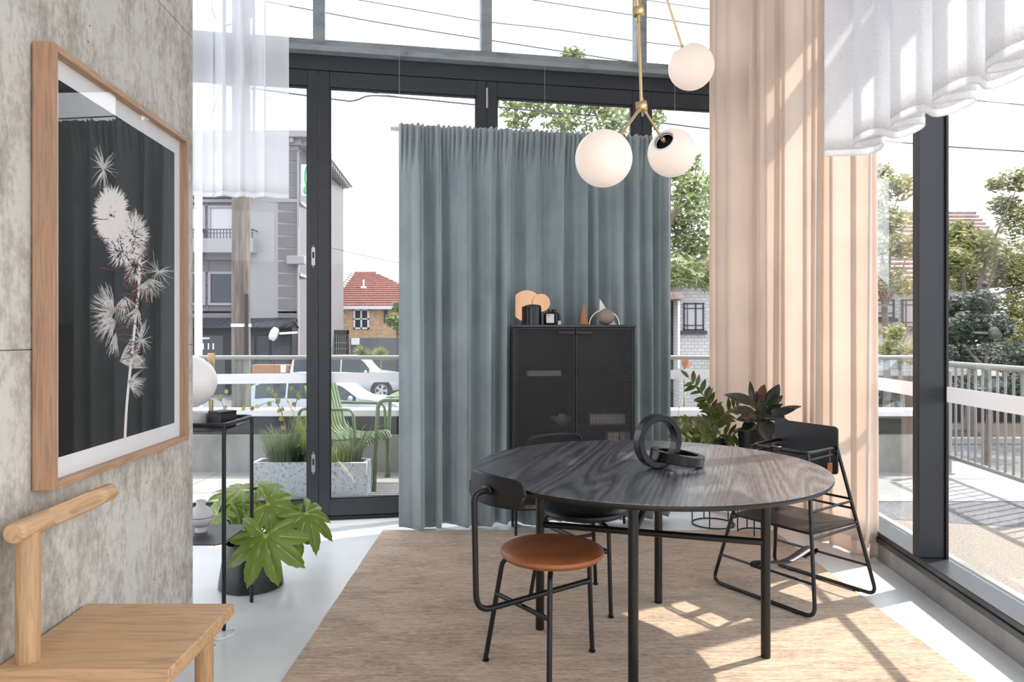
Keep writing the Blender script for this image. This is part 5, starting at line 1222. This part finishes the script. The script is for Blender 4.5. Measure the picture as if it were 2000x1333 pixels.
# overhead wires
wires = [([(430, -16), (504, 0), (605, 19), (800, 54), (1240, 122), (1420, 148)], 15, .009), ([(690, -2), (800, 17), (940, 41), (1080, 57), (1240, 80), (1400, 98)], 16, .008),
         ([(980, -10), (1080, 6), (1240, 30), (1370, 48), (1500, 64)], 16, .008), ([(1180, -12), (1275, 2), (1370, 16), (1480, 30)], 17, .007),
         ([(400, 160), (645, 193), (690, 197), (725, 187), (800, 192), (930, 205), (1100, 222)], 14.5, .012), ([(620, 478), (700, 497), (790, 516), (900, 535)], 28, .010),
         ([(940, 206), (1100, 221), (1235, 233), (1370, 250), (1500, 262)], 16, .012), ([(1690, 272), (1845, 286), (2000, 296), (2120, 303)], 18, .013), ([(1780, 186), (1890, 195), (2000, 205), (2100, 212)], 18, .010),
         ([(640, 169), (800, 192)], 16, .005), ([(404, 256), (420, 205), (432, 160)], 14.5, .008)]
wl_names = ['overhead wire crossing the upper windows from the pole to the lamp', 'thin overhead wire above the teal curtain', 'overhead wire near the top of the lamp rod', 'overhead wire above the highest globe', 'thick overhead cable with a kink behind the door glass', 'sagging wire above the red tiled roof',
            'overhead wire in front of the tree above the teal curtain', 'overhead wire right of the dark mullion', 'faint overhead wire under the mesh curtain hem', 'fine overhead wire above the thick kinked cable', 'short wire beside the pole behind the sheer']
for (pts, Y, r), lab in zip(wires, wl_names):
    m = MB(); m.tube(smooth_path([P(x, y, Y) for x, y in pts], 5), r * 1.35, 6); tag(m.build('overhead_wire', M['wire']), lab, 'wire', 'overhead wires')

# ------------------------------------------------------------------ grey corner building
GY = 33.0
gbld = thing('grey_building', 'grey rendered three-storey corner building with dark awning', 'building', P(480, 700, GY))
def gz_(py, Y=GY): return EYE - (py - HOR) * Y / FPX
def gx(px, Y=GY): return (px - 1000) * Y / FPX
XL, XR = gx(240), gx(582)
m = MB(); m.box(XL, XR - .02, GY + .06, GY + 9, ST, gz_(292)); m.build('wall_core', M['render_grey'], gbld, smooth=0)
wins = [(412, 503, 407, 470, 'win_white'), (412, 503, 536, 592, 'win_dark'), (412, 503, 296, 352, 'win_white'), (340, 397, 407, 470, 'win_white'), (340, 397, 536, 592, 'win_dark')]
rows = [292 + 24.2 * k for k in range(15)]
for y0_, y1_ in zip(rows, rows[1:]):
    z0_, z1_ = gz_(y1_) + .035, gz_(y0_) - .035; spans = [(240, 582)]
    if any(w[2] - 6 < y1_ and w[3] + 6 > y0_ for w in wins): spans = [(240, 334), (402, 406), (509, 582)]
    for a, b in spans:
        if b - a < 8: m = MB(); m.box(gx(a), gx(b), GY + .02, GY + .07, z0_, z1_); m.build('wall_panel', M['render_grey'], gbld, smooth=0); continue
        m = MB(); m.box(gx(a) + .02, gx(b) - .02, GY - .06, GY + .07, z0_, z1_); m.build('wall_panel', M['render_grey'], gbld, smooth=0)
for a, b, c_, d_, mt in wins:
    m = MB(); f = .12
    X0_, X1_, Z0_, Z1_ = gx(a), gx(b), gz_(d_), gz_(c_)
    m.box(X0_ - f, X0_, GY - .06, GY + .1, Z0_ - f, Z1_ + f); m.box(X1_, X1_ + f, GY - .06, GY + .1, Z0_ - f, Z1_ + f); m.box(X0_, X1_, GY - .06, GY + .1, Z1_, Z1_ + f); m.box(X0_, X1_, GY - .06, GY + .1, Z0_ - f, Z0_)
    w_ = m.build('window', M['render_light'], gbld, bevel=.01); m = MB(); m.box(X0_, X1_, GY + .0, GY + .05, Z0_, Z1_); m.build('pane', M[mt], w_, smooth=0)
    m = MB(); xm = (X0_ + X1_) / 2; m.box(xm - .03, xm + .03, GY - .02, GY, Z0_, Z1_); m.build('glazing_bar', M['render_light'], w_, smooth=0)
for a, b, c_ in ((405, 505, 470), (405, 505, 352), (330, 400, 470)):
    X0_, X1_ = gx(a), gx(b); Zt, Zb = gz_(c_), gz_(c_ + 27); m = MB(); m.box(X0_, X1_, GY - .75, GY - .05, Zb, Zt); bc_ = m.build('balcony', M['render_light'], gbld, bevel=.01)
    rz = gz_(c_ - 18); m = MB(); m.box(X0_, X1_, GY - .75, GY - .7, rz - .05, rz); m.box(X0_, X0_ + .05, GY - .75, GY - .06, rz - .05, rz); m.box(X1_ - .05, X1_, GY - .75, GY - .06, rz - .05, rz); m.box(X0_, X1_, GY - .74, GY - .71, rz - .2, rz - .17); m.build('balcony_rail', M['frame'], bc_, smooth=0)
    pr_ = None
    for k in range(17):
        x = X0_ + .03 + (X1_ - X0_ - .06) * k / 16; m = MB(); m.box(x - .018, x + .018, GY - .74, GY - .71, Zt, rz - .05); m.build('baluster', M['frame'], bc_, smooth=0)
for yc_, h, o_ in ((393, .14, .1), (610, .1, .06)):
    m = MB(); m.box(XL, XR + .06, GY - o_, GY + .03, gz_(yc_) - h / 2, gz_(yc_) + h / 2); m.build('string_course', M['render_light'], gbld, smooth=0)
# cornice, front then along the receding side
B2_ = Vector((-10.55, 42.5)); B1_ = Vector((XR, GY))
m = MB(); zc0, zc1 = gz_(292), gz_(262)
m.box(XL, XR + .55, GY - .6, GY + 1, zc1 - .28, zc1); m.box(XL, XR + .2, GY - .25, GY + 1, zc0 + .15, zc1 - .28); m.build('cornice', M['render_light'], gbld, smooth=0)
for k in range(26):
    x = XL + .2 + k * .32
    if x > XR: break
    m = MB(); m.box(x, x + .16, GY - .5, GY - .2, zc1 - .5, zc1 - .29); m.build('dentil', M['render_light'], gbld, smooth=0)
sd = Vector((B2_.x - B1_.x, B2_.y - B1_.y, 0)); sl = sd.length; sa = math.atan2(sd.y, sd.x); SM = Matrix.Translation((B1_.x, B1_.y, 0)) @ Matrix.Rotation(sa, 4, 'Z')   # x along the side, -y outwards
m = MB(); m.box(0, sl, 0, 3, ST, zc0 + .2, SM); m.build('side_wall', M['render_light'], gbld, smooth=0)
m = MB(); m.box(-.2, sl + .9, -.9, .2, zc1 - .3, zc1, SM); m.box(0, sl + .4, -.5, .2, zc0 + .2, zc1 - .3, SM); m.build('side_cornice', M['soffit'], gbld, smooth=0)
for k in range(16):
    m = MB(); m.box(.3 + k * .6, .5 + k * .6, -.85, -.5, zc1 - .55, zc1 - .3, SM); m.build('side_dentil', M['render_light'], gbld, smooth=0)
m = MB(); m.tube([(XR + .03, GY - .1, ST), (XR + .03, GY - .1, gz_(298))], .05, 10); m.build('downpipe', M['render_light'], gbld)
for yc_ in (393, 536): m = MB(); m.box(0, sl, -.1, .02, gz_(yc_) - .08, gz_(yc_) + .08, SM); m.build('side_course', M['render_light'], gbld, smooth=0)
# green sign on the side wall
m = MB(); m.box(.3, .42, -1.2, -.05, gz_(380), gz_(318), SM); sg = m.build('sign_board', M['white'], gbld, smooth=0, label='white projecting sign with green marks')
xs_, zs_ = gx(598, 33), gz_(345); m = MB()
m.tube([P(601 - 5 * math.cos(a), 345 + 20 * math.sin(a), 32.9) for a in [-1.3 + 2.6 * k / 12 for k in range(13)]], .045, 8); m.build('sign_letter', M['green_sign'], sg)
m = MB(); m.sphere(P(597, 372, 32.9), .16, 14, 10, (.7, .4, 1.2)); m.build('sign_dot', M['green_sign'], sg)
m = MB(); m.box(gx(566), gx(600), GY - .5, GY - .2, gz_(518), gz_(502)); m.build('service_bracket', M['render_light'], gbld, bevel=.02)
# shopfront and awning
m = MB(); m.box(XL, XR, GY - .9, GY - .02, ST, gz_(641)); m.build('shopfront', M['dark_paint'], gbld, smooth=0)
awn = None
for k in range(24):
    xa, xb = XL + (XR - XL) * k / 24, XL + (XR - XL) * (k + 1) / 24; m = MB()
    m.add([(xa + .01, GY - 1.6, gz_(639)), (xb - .01, GY - 1.6, gz_(639)), (xb - .01, GY - .05, gz_(621)), (xa + .01, GY - .05, gz_(621)), (xa + .01, GY - 1.6, gz_(641.5)), (xb - .01, GY - 1.6, gz_(641.5)), (xb - .01, GY - .05, gz_(623.5)), (xa + .01, GY - .05, gz_(623.5))], [(0, 1, 2, 3), (7, 6, 5, 4), (0, 4, 5, 1), (1, 5, 6, 2), (2, 6, 7, 3), (3, 7, 4, 0)])
    m.build('awning_sheet', M['awning'], gbld, smooth=0)
m = MB(); m.box(gx(397), gx(452), GY - .93, GY - .905, gz_(700), gz_(656)); dw = m.build('shop_window', M['win_dark'], gbld, smooth=0)
for px in (414, 424, 433):
    m = MB(); m.box(gx(px - .7), gx(px + .8), GY - .95, GY - .935, gz_(682), gz_(671)); m.build('slot_light', M['tube_light'], dw, smooth=0)
m = MB(); m.sphere((gx(405.5), GY - 1.0, gz_(664)), .055, 10, 8); m.build('bulb', M['warm_bulb'], dw)
m = MB(); m.box(gx(409), gx(426), GY - .96, GY - .935, gz_(662), gz_(660)); m.build('strip_light', M['tube_light'], dw, smooth=0)
for a, b in ((492, 512), (516, 540), (544, 578)):
    m = MB(); m.box(gx(a), gx(b), GY - .94, GY - .905, gz_(720), gz_(656)); m.build('shop_panel', M['awning'], gbld, bevel=.02)
al = thing('wall_lamp', 'white round outdoor lamp on a dark arm at the shopfront', 'lamp', P(580, 650, 32.0))
m = MB(); m.tube([P(582, 641, 32.0), P(574, 627, 31.7), P(543, 640, 31.2)], .06, 8); m.build('arm', M['black'], al)
m = MB(); m.tube([P(580, 650, 32.0), P(547, 652, 31.2)], .05, 8); m.build('bracket', M['white'], al)
m = MB(); c_ = P(535, 653, 31.2); m.lathe([(.25, -.12), (.3, -.08), (.3, .08), (.25, .12)], 28, Matrix.Translation(c_) @ Matrix.Rotation(PI / 2, 4, 'Y') @ Matrix.Rotation(.35, 4, 'Y')); m.build('drum', M['white'], al)
m = MB(); m.box(gx(492, 30), gx(564, 30), 30, 30.6, ST, gz_(713, 30)); tb_ = thing('timber_planter', 'low orange timber planter box at the shopfront', 'planter', (gx(528, 30), 30.3, ST)); m.build('box', M['timber'], tb_, bevel=.02)
m = MB(); m.box(gx(549, 30), gx(559, 30), 29.95, 29.99, gz_(728, 30), gz_(713, 30)); m.build('notice', M['white'], tb_, smooth=0)

# ------------------------------------------------------------------ brick house with red hipped roof
HY = 45.0
hs = thing('brick_house', 'orange brick house with a red tiled hipped roof', 'house', P(720, 700, HY))
hx = lambda px, Y=HY: (px - 1000) * Y / FPX
hz = lambda py, Y=HY: EYE - (py - HOR) * Y / FPX
ez = hz(598); X0_, X1_ = hx(659), hx(850); m = MB(); m.box(X0_, X1_, HY, HY + 9, ST, ez); m.build('wall', M['brick_tan'], hs, smooth=0)
ap = Vector((hx(690, 49.5), 49.5, hz(535, 49.5))); EX0, EX1, EY0, EY1 = X0_ - .4, X1_ + .4, HY - .4, HY + 9.4; rid2 = Vector((EX1 - 5, 49.5, ap.z))
def roof_face(name, a, b, c_, d_, n_, mat, parent):
    """tile courses from eave a-b up to ridge d-c"""
    m = MB(); nrm_ = (b - a).cross(d_ - a).normalized(); nrm_ = nrm_ if nrm_.z > 0 else -nrm_
    for k in range(n_):
        t0, t1 = k / n_, (k + 1) / n_; l0, r0, l1, r1_ = a.lerp(d_, t0), b.lerp(c_, t0), a.lerp(d_, t1), b.lerp(c_, t1); h = nrm_ * .1
        m.add([l0 + h, r0 + h, r1_, l1, l0 - h * .2, r0 - h * .2], [(0, 1, 2, 3), (4, 5, 1, 0)])
    return m.build(name, mat, parent, smooth=0)
e00, e10, e11, e01 = Vector((EX0, EY0, ez)), Vector((EX1, EY0, ez)), Vector((EX1, EY1, ez)), Vector((EX0, EY1, ez))
roof_face('roof_tiles', e00, e10, rid2, ap, 15, M['roof_tile'], hs); roof_face('roof_tiles', e01, e00, ap, ap, 15, M['roof_tile'], hs); roof_face('roof_tiles', e10, e11, rid2, rid2, 15, M['roof_tile'], hs); roof_face('roof_tiles', e11, e01, ap, rid2, 15, M['roof_tile'], hs)
pr_ = None
for k in range(14):
    p = e00.lerp(ap, (k + .5) / 14) + Vector((0, 0, .05)); d_ = (ap - e00).normalized(); m = MB(); L_ = (ap - e00).length / 14 * .48; m.tube([p - d_ * L_, p + d_ * L_], [.17, .13], 8); m.build('hip_tile', M['render_light'], hs)
m = MB(); m.tube([ap + Vector((-.1, 0, .04)), rid2 + Vector((0, 0, .04))], .12, 8); m.build('ridge_cap', M['roof_tile'], hs)
m = MB(); m.box(EX0, EX1, EY0 - .12, EY0, ez - .22, ez - .02); m.box(EX0 - .1, EX0, EY0, EY1, ez - .22, ez - .02); m.build('gutter', M['white'], hs, smooth=0)
m = MB(); m.tube([(X0_ + .1, HY - .15, ST), (X0_ + .1, HY - .15, ez - .1)], .06, 8); m.build('downpipe', M['white'], hs)
m = MB(); p = e00.lerp(ap, .55) + Vector((1.4, -.2, -.2)); m.box(p.x - .16, p.x + .16, p.y - .2, p.y + .2, p.z, p.z + .25); m.box(p.x - .05, p.x + .05, p.y - .05, p.y + .05, p.z + .25, p.z + .7); m.build('vent', M['white'], hs, bevel=.02)
wx0, wx1, wz0, wz1 = hx(691), hx(721), hz(643), hz(604); m = MB(); f = .1
for q in ((wx0, wx0 + f, wz0, wz1), (wx1 - f, wx1, wz0, wz1), (wx0, wx1, wz0, wz0 + f), (wx0, wx1, wz1 - f, wz1), ((wx0 + wx1) / 2 - f / 2, (wx0 + wx1) / 2 + f / 2, wz0, wz1), (wx0, wx1, (wz0 + wz1) / 2 - .04, (wz0 + wz1) / 2 + .04)): m.box(q[0], q[1], HY - .1, HY + .02, q[2], q[3])
w_ = m.build('window', M['white'], hs, smooth=0)
for i in range(2):
    for j in range(2):
        xa = wx0 + f + i * (wx1 - wx0 - f) / 2; xb = xa + (wx1 - wx0 - 3 * f) / 2 + f * .5; m = MB(); m.box(xa, xb - .02, HY - .04, HY - .02, wz0 + f + j * (wz1 - wz0) / 2 * .95, wz0 + (j + 1) * (wz1 - wz0) / 2 - .04); m.build('pane', M['win_dark'], w_, smooth=0)
m = MB(); m.box(hx(750), hx(757), HY - .06, HY - .01, hz(632), hz(606)); m.build('side_window', M['win_dark'], hs, smooth=0)
m = MB(); m.box(hx(684, 40), hx(1000, 40), 40, 40.25, ST, hz(660, 40)); gw = tag(m.build('garden_wall', M['fence_grey'], bevel=.02), 'smooth grey garden wall before the brick house', 'wall')
m = MB(); m.box(hx(686, 39.9), hx(702, 39.9), 39.86, 39.9, hz(674, 39.9), hz(661, 39.9)); tag(m.build('wall_notice', M['white'], bevel=.01), 'white notice panel on the grey garden wall', 'sign')
gt_ = thing('wire_gate', 'dark steel gate with wire grid beside the grey garden wall', 'gate', (hx(662, 39.8), 39.8, ST))
m = MB(); a, b = hx(650, 39.8), hx(681, 39.8); m.box(a, b, 39.8, 39.9, hz(653, 39.8), hz(645, 39.8)); m.box(b - .1, b, 39.8, 39.9, ST, hz(645, 39.8)); m.box(a, a + .1, 39.8, 39.9, ST, hz(645, 39.8)); m.build('gate_frame', M['frame'], gt_, smooth=0)
m = MB(); m.box(a + .1, b - .1, 39.95, 40.0, ST, hz(653, 39.8)); m.build('backing', M['dark_paint'], gt_, smooth=0)
for k in range(6):
    x = a + .2 + (b - a - .3) * k / 5; m = MB(); m.box(x - .02, x + .02, 39.86, 39.88, ST, hz(653, 39.8)); m.build('upright_wire', M['rail_metal'], gt_, smooth=0)
for k in range(7):
    z = ST + .3 + k * .33; m = MB(); m.box(a + .1, b - .1, 39.84, 39.86, z - .018, z + .018); m.build('cross_wire', M['rail_metal'], gt_, smooth=0)
for k, (px, py) in enumerate(((707, 692), (742, 694))):
    c_ = P(px, py, 37); m = MB(); R2 = random.Random(k)
    for _ in range(150):
        d_ = Vector((R2.gauss(0, 1), R2.gauss(0, 1), abs(R2.gauss(.2, .8)))).normalized(); L_ = R2.uniform(.35, .6); s_ = d_.orthogonal().normalized() * .022; m.add([c_ - s_, c_ + s_, c_ + d_ * L_ * .6 + s_ * .8, c_ + d_ * L_ * .6 - s_ * .8, c_ + d_ * L_], [(0, 1, 2, 3), (3, 2, 4)])
    yk = thing('yucca', ['left spiky yucca in front of the grey garden wall', 'right spiky yucca in front of the grey garden wall'][k], 'plant', (c_.x, 37, ST), 0, 'yuccas by the garden wall')
    m.build('leaves', M['grass'], yk, smooth=0, kind='stuff'); m = MB(); m.tube([(c_.x, 37, ST), (c_.x, 37, c_.z)], .09, 8); m.build('trunk', M['bark'], yk)

# ------------------------------------------------------------------ white brick house behind the trees
WY = 24.0
wh = thing('white_house', 'white painted brick house with weathered tile roof behind the trees', 'house', P(1600, 720, WY))
vx = lambda px, Y=WY: (px - 1000) * Y / FPX
vz = lambda py, Y=WY: EYE - (py - HOR) * Y / FPX
m = MB(); m.box(vx(1327), vx(1900), WY, WY + 8, ST, vz(558)); m.build('wall', M['brick_white'], wh, smooth=0)
m = MB(); m.box(vx(1250), vx(1326), WY + .9, WY + 8, ST, vz(574)); m.build('porch_wall', M['dark_paint'], wh, smooth=0)
m = MB(); m.box(vx(1250), vx(1332), WY - .3, WY + 1, vz(585), vz(572)); m.build('porch_roof', M['roof_grey'], wh, smooth=0)
m = MB(); m.box(vx(1323), vx(1327), WY - .1, WY - .02, vz(720), vz(588)); m.build('downpipe', M['white'], wh, smooth=0)
ez = vz(556); e00, e10, e11, e01 = Vector((vx(1300), WY - .5, ez)), Vector((vx(2010), WY - .5, ez)), Vector((vx(2010), WY + 9, ez)), Vector((vx(1300), WY + 9, ez)); apw = Vector((vx(1560, WY + 4.2), WY + 4.2, vz(412, WY + 4.2))); apr = Vector((vx(1900, WY + 4.2), WY + 4.2, vz(412, WY + 4.2)))
roof_face('roof_tiles', e00, e10, apr, apw, 18, M['roof_grey'], wh); roof_face('roof_tiles', e01, e00, apw, apw, 18, M['roof_grey'], wh); roof_face('roof_tiles', e10, e11, apr, apr, 18, M['roof_grey'], wh); roof_face('roof_tiles', e11, e01, apw, apr, 18, M['roof_grey'], wh)
for a, b, c_, d_ in ((1334, 1374, 592, 646), (1692, 1745, 585, 622), (1760, 1840, 585, 640)):
    X0_, X1_, Z0_, Z1_ = vx(a), vx(b), vz(d_), vz(c_); m = MB(); f = .05
    for q in ((X0_, X0_ + f, Z0_, Z1_), (X1_ - f, X1_, Z0_, Z1_), (X0_, X1_, Z1_ - f, Z1_), (X0_, X1_, Z0_, Z0_ + f), ((X0_ + X1_) / 2 + .04, (X0_ + X1_) / 2 + .09, Z0_, Z1_), (X0_, X1_, Z1_ - .2, Z1_ - .17), (X0_, X1_, Z0_ + .16, Z0_ + .19), (X0_ + .12, X0_ + .145, Z0_, Z1_)): m.box(q[0], q[1], WY - .08, WY - .01, q[2], q[3])
    w_ = m.build('window', M['frame'], wh, smooth=0); m = MB(); m.box(X0_, X1_, WY - .05, WY - .005, Z0_, Z1_); m.build('pane', M['win_white'], w_, smooth=0)
    m = MB(); m.box(X0_ - .08, X1_ + .08, WY - .16, WY, Z0_ - .12, Z0_ - .005); m.build('window_sill', M['frame'], w_, smooth=0)
# fence and hedge beyond the railing on the right
m = MB(); m.box(vx(1700, 21), vx(2500, 21), 21, 21.15, ST, vz(735, 21)); tag(m.build('dark_fence', M['dark_paint'], smooth=0), 'dark timber fence behind the street trees on the right', 'fence')
m = MB(); m.box(vx(1600, 17.5), vx(2500, 17.5), 17.4, 17.6, ST, ST + .16); tag(m.build('kerb', M['concrete2'], bevel=.02), 'pale concrete kerb below the street trees', 'kerb')

m = MB(); m.box(vx(1600, 17.5), vx(2500, 17.5), 17.6, 20.99, ST, ST + .13); tag(m.build('floor_garden_bed', M['soil'], smooth=0), 'garden bed under the street trees, coloured dark for hedge and fence shade', 'garden bed', kind='structure')  # dark colour stands in for hedge and fence shade on the ground
# ------------------------------------------------------------------ trees
def foliage(mb, blobs, leaf, dens, R2):
    for c_, r, n_ in blobs:
        c_ = Vector(c_)
        for _ in range(int(n_ * dens)):
            d_ = Vector((R2.gauss(0, 1), R2.gauss(0, 1), R2.gauss(0, 1))).normalized() * r * (R2.random() ** .45); p = c_ + Vector((d_.x, d_.y, d_.z * .8))
            a = Vector((R2.gauss(0, 1), R2.gauss(0, 1), R2.gauss(0, .6))).normalized(); b = a.orthogonal().normalized(); L_ = leaf * R2.uniform(.6, 1.4)
            mb.add([p - a * L_ * .5, p + b * L_ * .2, p + a * L_ * .5, p - b * L_ * .2], [(0, 1, 2, 3)])
def tree(name, label, base, limbs, blobs, leaf, mat, dens=1, seed=0, tr_r=.14):
    R2 = random.Random(seed); t = thing(name, label, 'tree', base, 0, 'street trees')
    m = MB(); fork = Vector(limbs[0]); m.tube(smooth_path([base, Vector(base).lerp(fork, .5) + Vector((.08, 0, 0)), fork], 5), [tr_r * (1 - .35 * k / 10) for k in range(11)], 10); m.build('trunk', M['bark'], t)
    for c_ in limbs[1:]:
        m = MB(); c_ = Vector(c_); mid = fork.lerp(c_, .5) + Vector((R2.uniform(-.2, .2), 0, R2.uniform(-.1, .3))); m.tube(smooth_path([fork, mid, c_], 5), [tr_r * .5 * (1 - .85 * k / 10) for k in range(11)], 7); m.build('branch', M['bark'], t)
    m = MB(); foliage(m, blobs, leaf, dens, R2); m.build('foliage', mat, t, smooth=0, kind='stuff'); return t
def blobs_px(lst, Y, R2=random.Random(11)):
    return [(P(x, y, Y + R2.uniform(-1.2, 1.2)), r * Y / FPX, n_) for x, y, r, n_ in lst]
b1 = [(1000, 205, 34, 60), (1045, 200, 40, 110), (1085, 215, 48, 130), (1120, 110, 26, 90), (1140, 205, 30, 70), (1185, 200, 34, 120), (1205, 235, 36, 110), (1120, 250, 60, 160), (1235, 290, 50, 150), (1010, 240, 30, 60), (1275, 235, 26, 60), (1330, 320, 42, 160), (1355, 375, 46, 240), (1325, 430, 46, 240), (1350, 480, 46, 240), (1330, 530, 42, 180), (1375, 540, 40, 160), (1290, 470, 60, 160), (1400, 420, 60, 180)]
tree('street_tree', 'tall sparse gum tree beyond the teal curtain and lamp globes', Vector((P(1290, 700, 16.5).x, 16.5, ST)), [P(1275, 520, 16.5), P(1060, 190, 16), P(1200, 205, 16), P(1120, 115, 17), P(1350, 350, 16), P(1340, 480, 15.6), P(1385, 520, 16), P(1120, 250, 16.4)], blobs_px(b1, 16.3), .19, M['fol_a'], 2.2, 1)
b2 = [(1715, 335, 26, 90), (1700, 400, 30, 110), (1755, 365, 32, 150), (1740, 430, 40, 180), (1700, 480, 34, 110), (1765, 480, 34, 150), (1730, 540, 34, 90), (1770, 560, 26, 70), (1690, 560, 30, 60), (1660, 450, 50, 100)]
tree('street_tree', 'pale flowering tree behind the right window left of the mullion', Vector((P(1720, 700, 13.5).x, 13.5, ST)), [P(1728, 600, 13.5), P(1715, 345, 13.5), P(1755, 380, 13.5), P(1700, 470, 13.5), P(1770, 500, 13.5), P(1690, 560, 13.3)], blobs_px(b2, 13.5), .15, M['fol_b'], 2.0, 2, .08)
b3 = [(1945, 360, 20, 70), (1985, 350, 34, 130), (1960, 400, 28, 110), (2000, 430, 50, 260), (1870, 455, 34, 200), (1900, 480, 46, 300), (1860, 510, 34, 220), (1950, 510, 60, 380), (2000, 540, 60, 360), (1890, 540, 44, 240), (1985, 610, 60, 340), (1960, 660, 50, 220), (2020, 680, 50, 200), (2060, 500, 80, 300), (2080, 620, 80, 300)]
tree('street_tree', 'dense sunlit tree right of the mullion with yellowish crown', Vector((P(1893, 700, 19).x, 19, ST + .13)), [P(1893, 640, 19), P(1985, 370, 18.6), P(1880, 480, 18.6), P(1950, 500, 18.6), P(2000, 560, 18.6)], blobs_px(b3, 18.8), .16, M['fol_b'], 4.0, 3, .15)
b4 = [(1875, 600, 34, 330), (1900, 640, 42, 420), (1862, 650, 32, 300), (1940, 640, 36, 330), (1880, 690, 36, 260), (1940, 690, 40, 260), (1985, 700, 40, 240), (1920, 590, 30, 220), (2010, 740, 50, 240), (1900, 760, 40, 120), (1955, 770, 40, 160)]
tree('evergreen_tree', 'dark evergreen tree low behind the metal railing', Vector((P(1925, 700, 14.6).x, 14.6, ST)), [P(1925, 720, 14.6), P(1880, 640, 14.6), P(1940, 650, 14.6)], blobs_px(b4, 14.6), .12, M['fol_dark'], 3.4, 4, .08)
b5 = [(768, 625, 16, 220), (780, 600, 14, 160), (790, 640, 22, 240)]
tree('garden_bush', 'grey-green bush at the corner of the brick house', Vector((P(775, 700, 42).x, 42, ST)), [P(775, 650, 42), P(770, 620, 42)], blobs_px(b5, 42), .3, M['fol_a'], 1.2, 5, .08)
b6 = [(1750, 650, 24, 110), (1775, 690, 30, 120), (1735, 680, 20, 70), (1700, 640, 30, 60)]
tree('flowering_shrub', 'yellowish shrub behind the glass balustrade near the mullion', Vector((P(1755, 720, 11).x, 11, ST)), [P(1755, 690, 11), P(1765, 650, 11)], blobs_px(b6, 11), .12, M['fol_b'], 1.4, 6, .04)
ivy = thing('climbing_vine', 'thin reddish vine with pale leaves above the planter', 'plant', P(545, 830, 6.3))
lf = None
for pts in ([(560, 884), (556, 830), (545, 795), (532, 770), (520, 758)], [(552, 810), (535, 785), (500, 795), (470, 802)], [(440, 800), (432, 780), (445, 768)], [(575, 800), (580, 775), (572, 760)]):
    path = smooth_path([P(x, y, 5.66 if y > 870 else 5.95) for x, y in pts], 6); m = MB(); m.tube(path, .003, 6); m.build('tendril', M['leather_tag'], ivy)
    for p in path[2::3]:
        Mx_ = frame_M(p - ivy.location, (random.uniform(-1, 1), random.uniform(-.4, .2), random.uniform(-.4, .8)), (random.uniform(-.4, .4), -1, .3)) @ Matrix.Diagonal((.04, .04, .04, 1))
        if lf is None: lf = blade(1, .95, .15, .2, 5).build('leaf', M['grass'], ivy, True); lf.matrix_local = Mx_
        else: share(lf, 'leaf', ivy, Mx_)
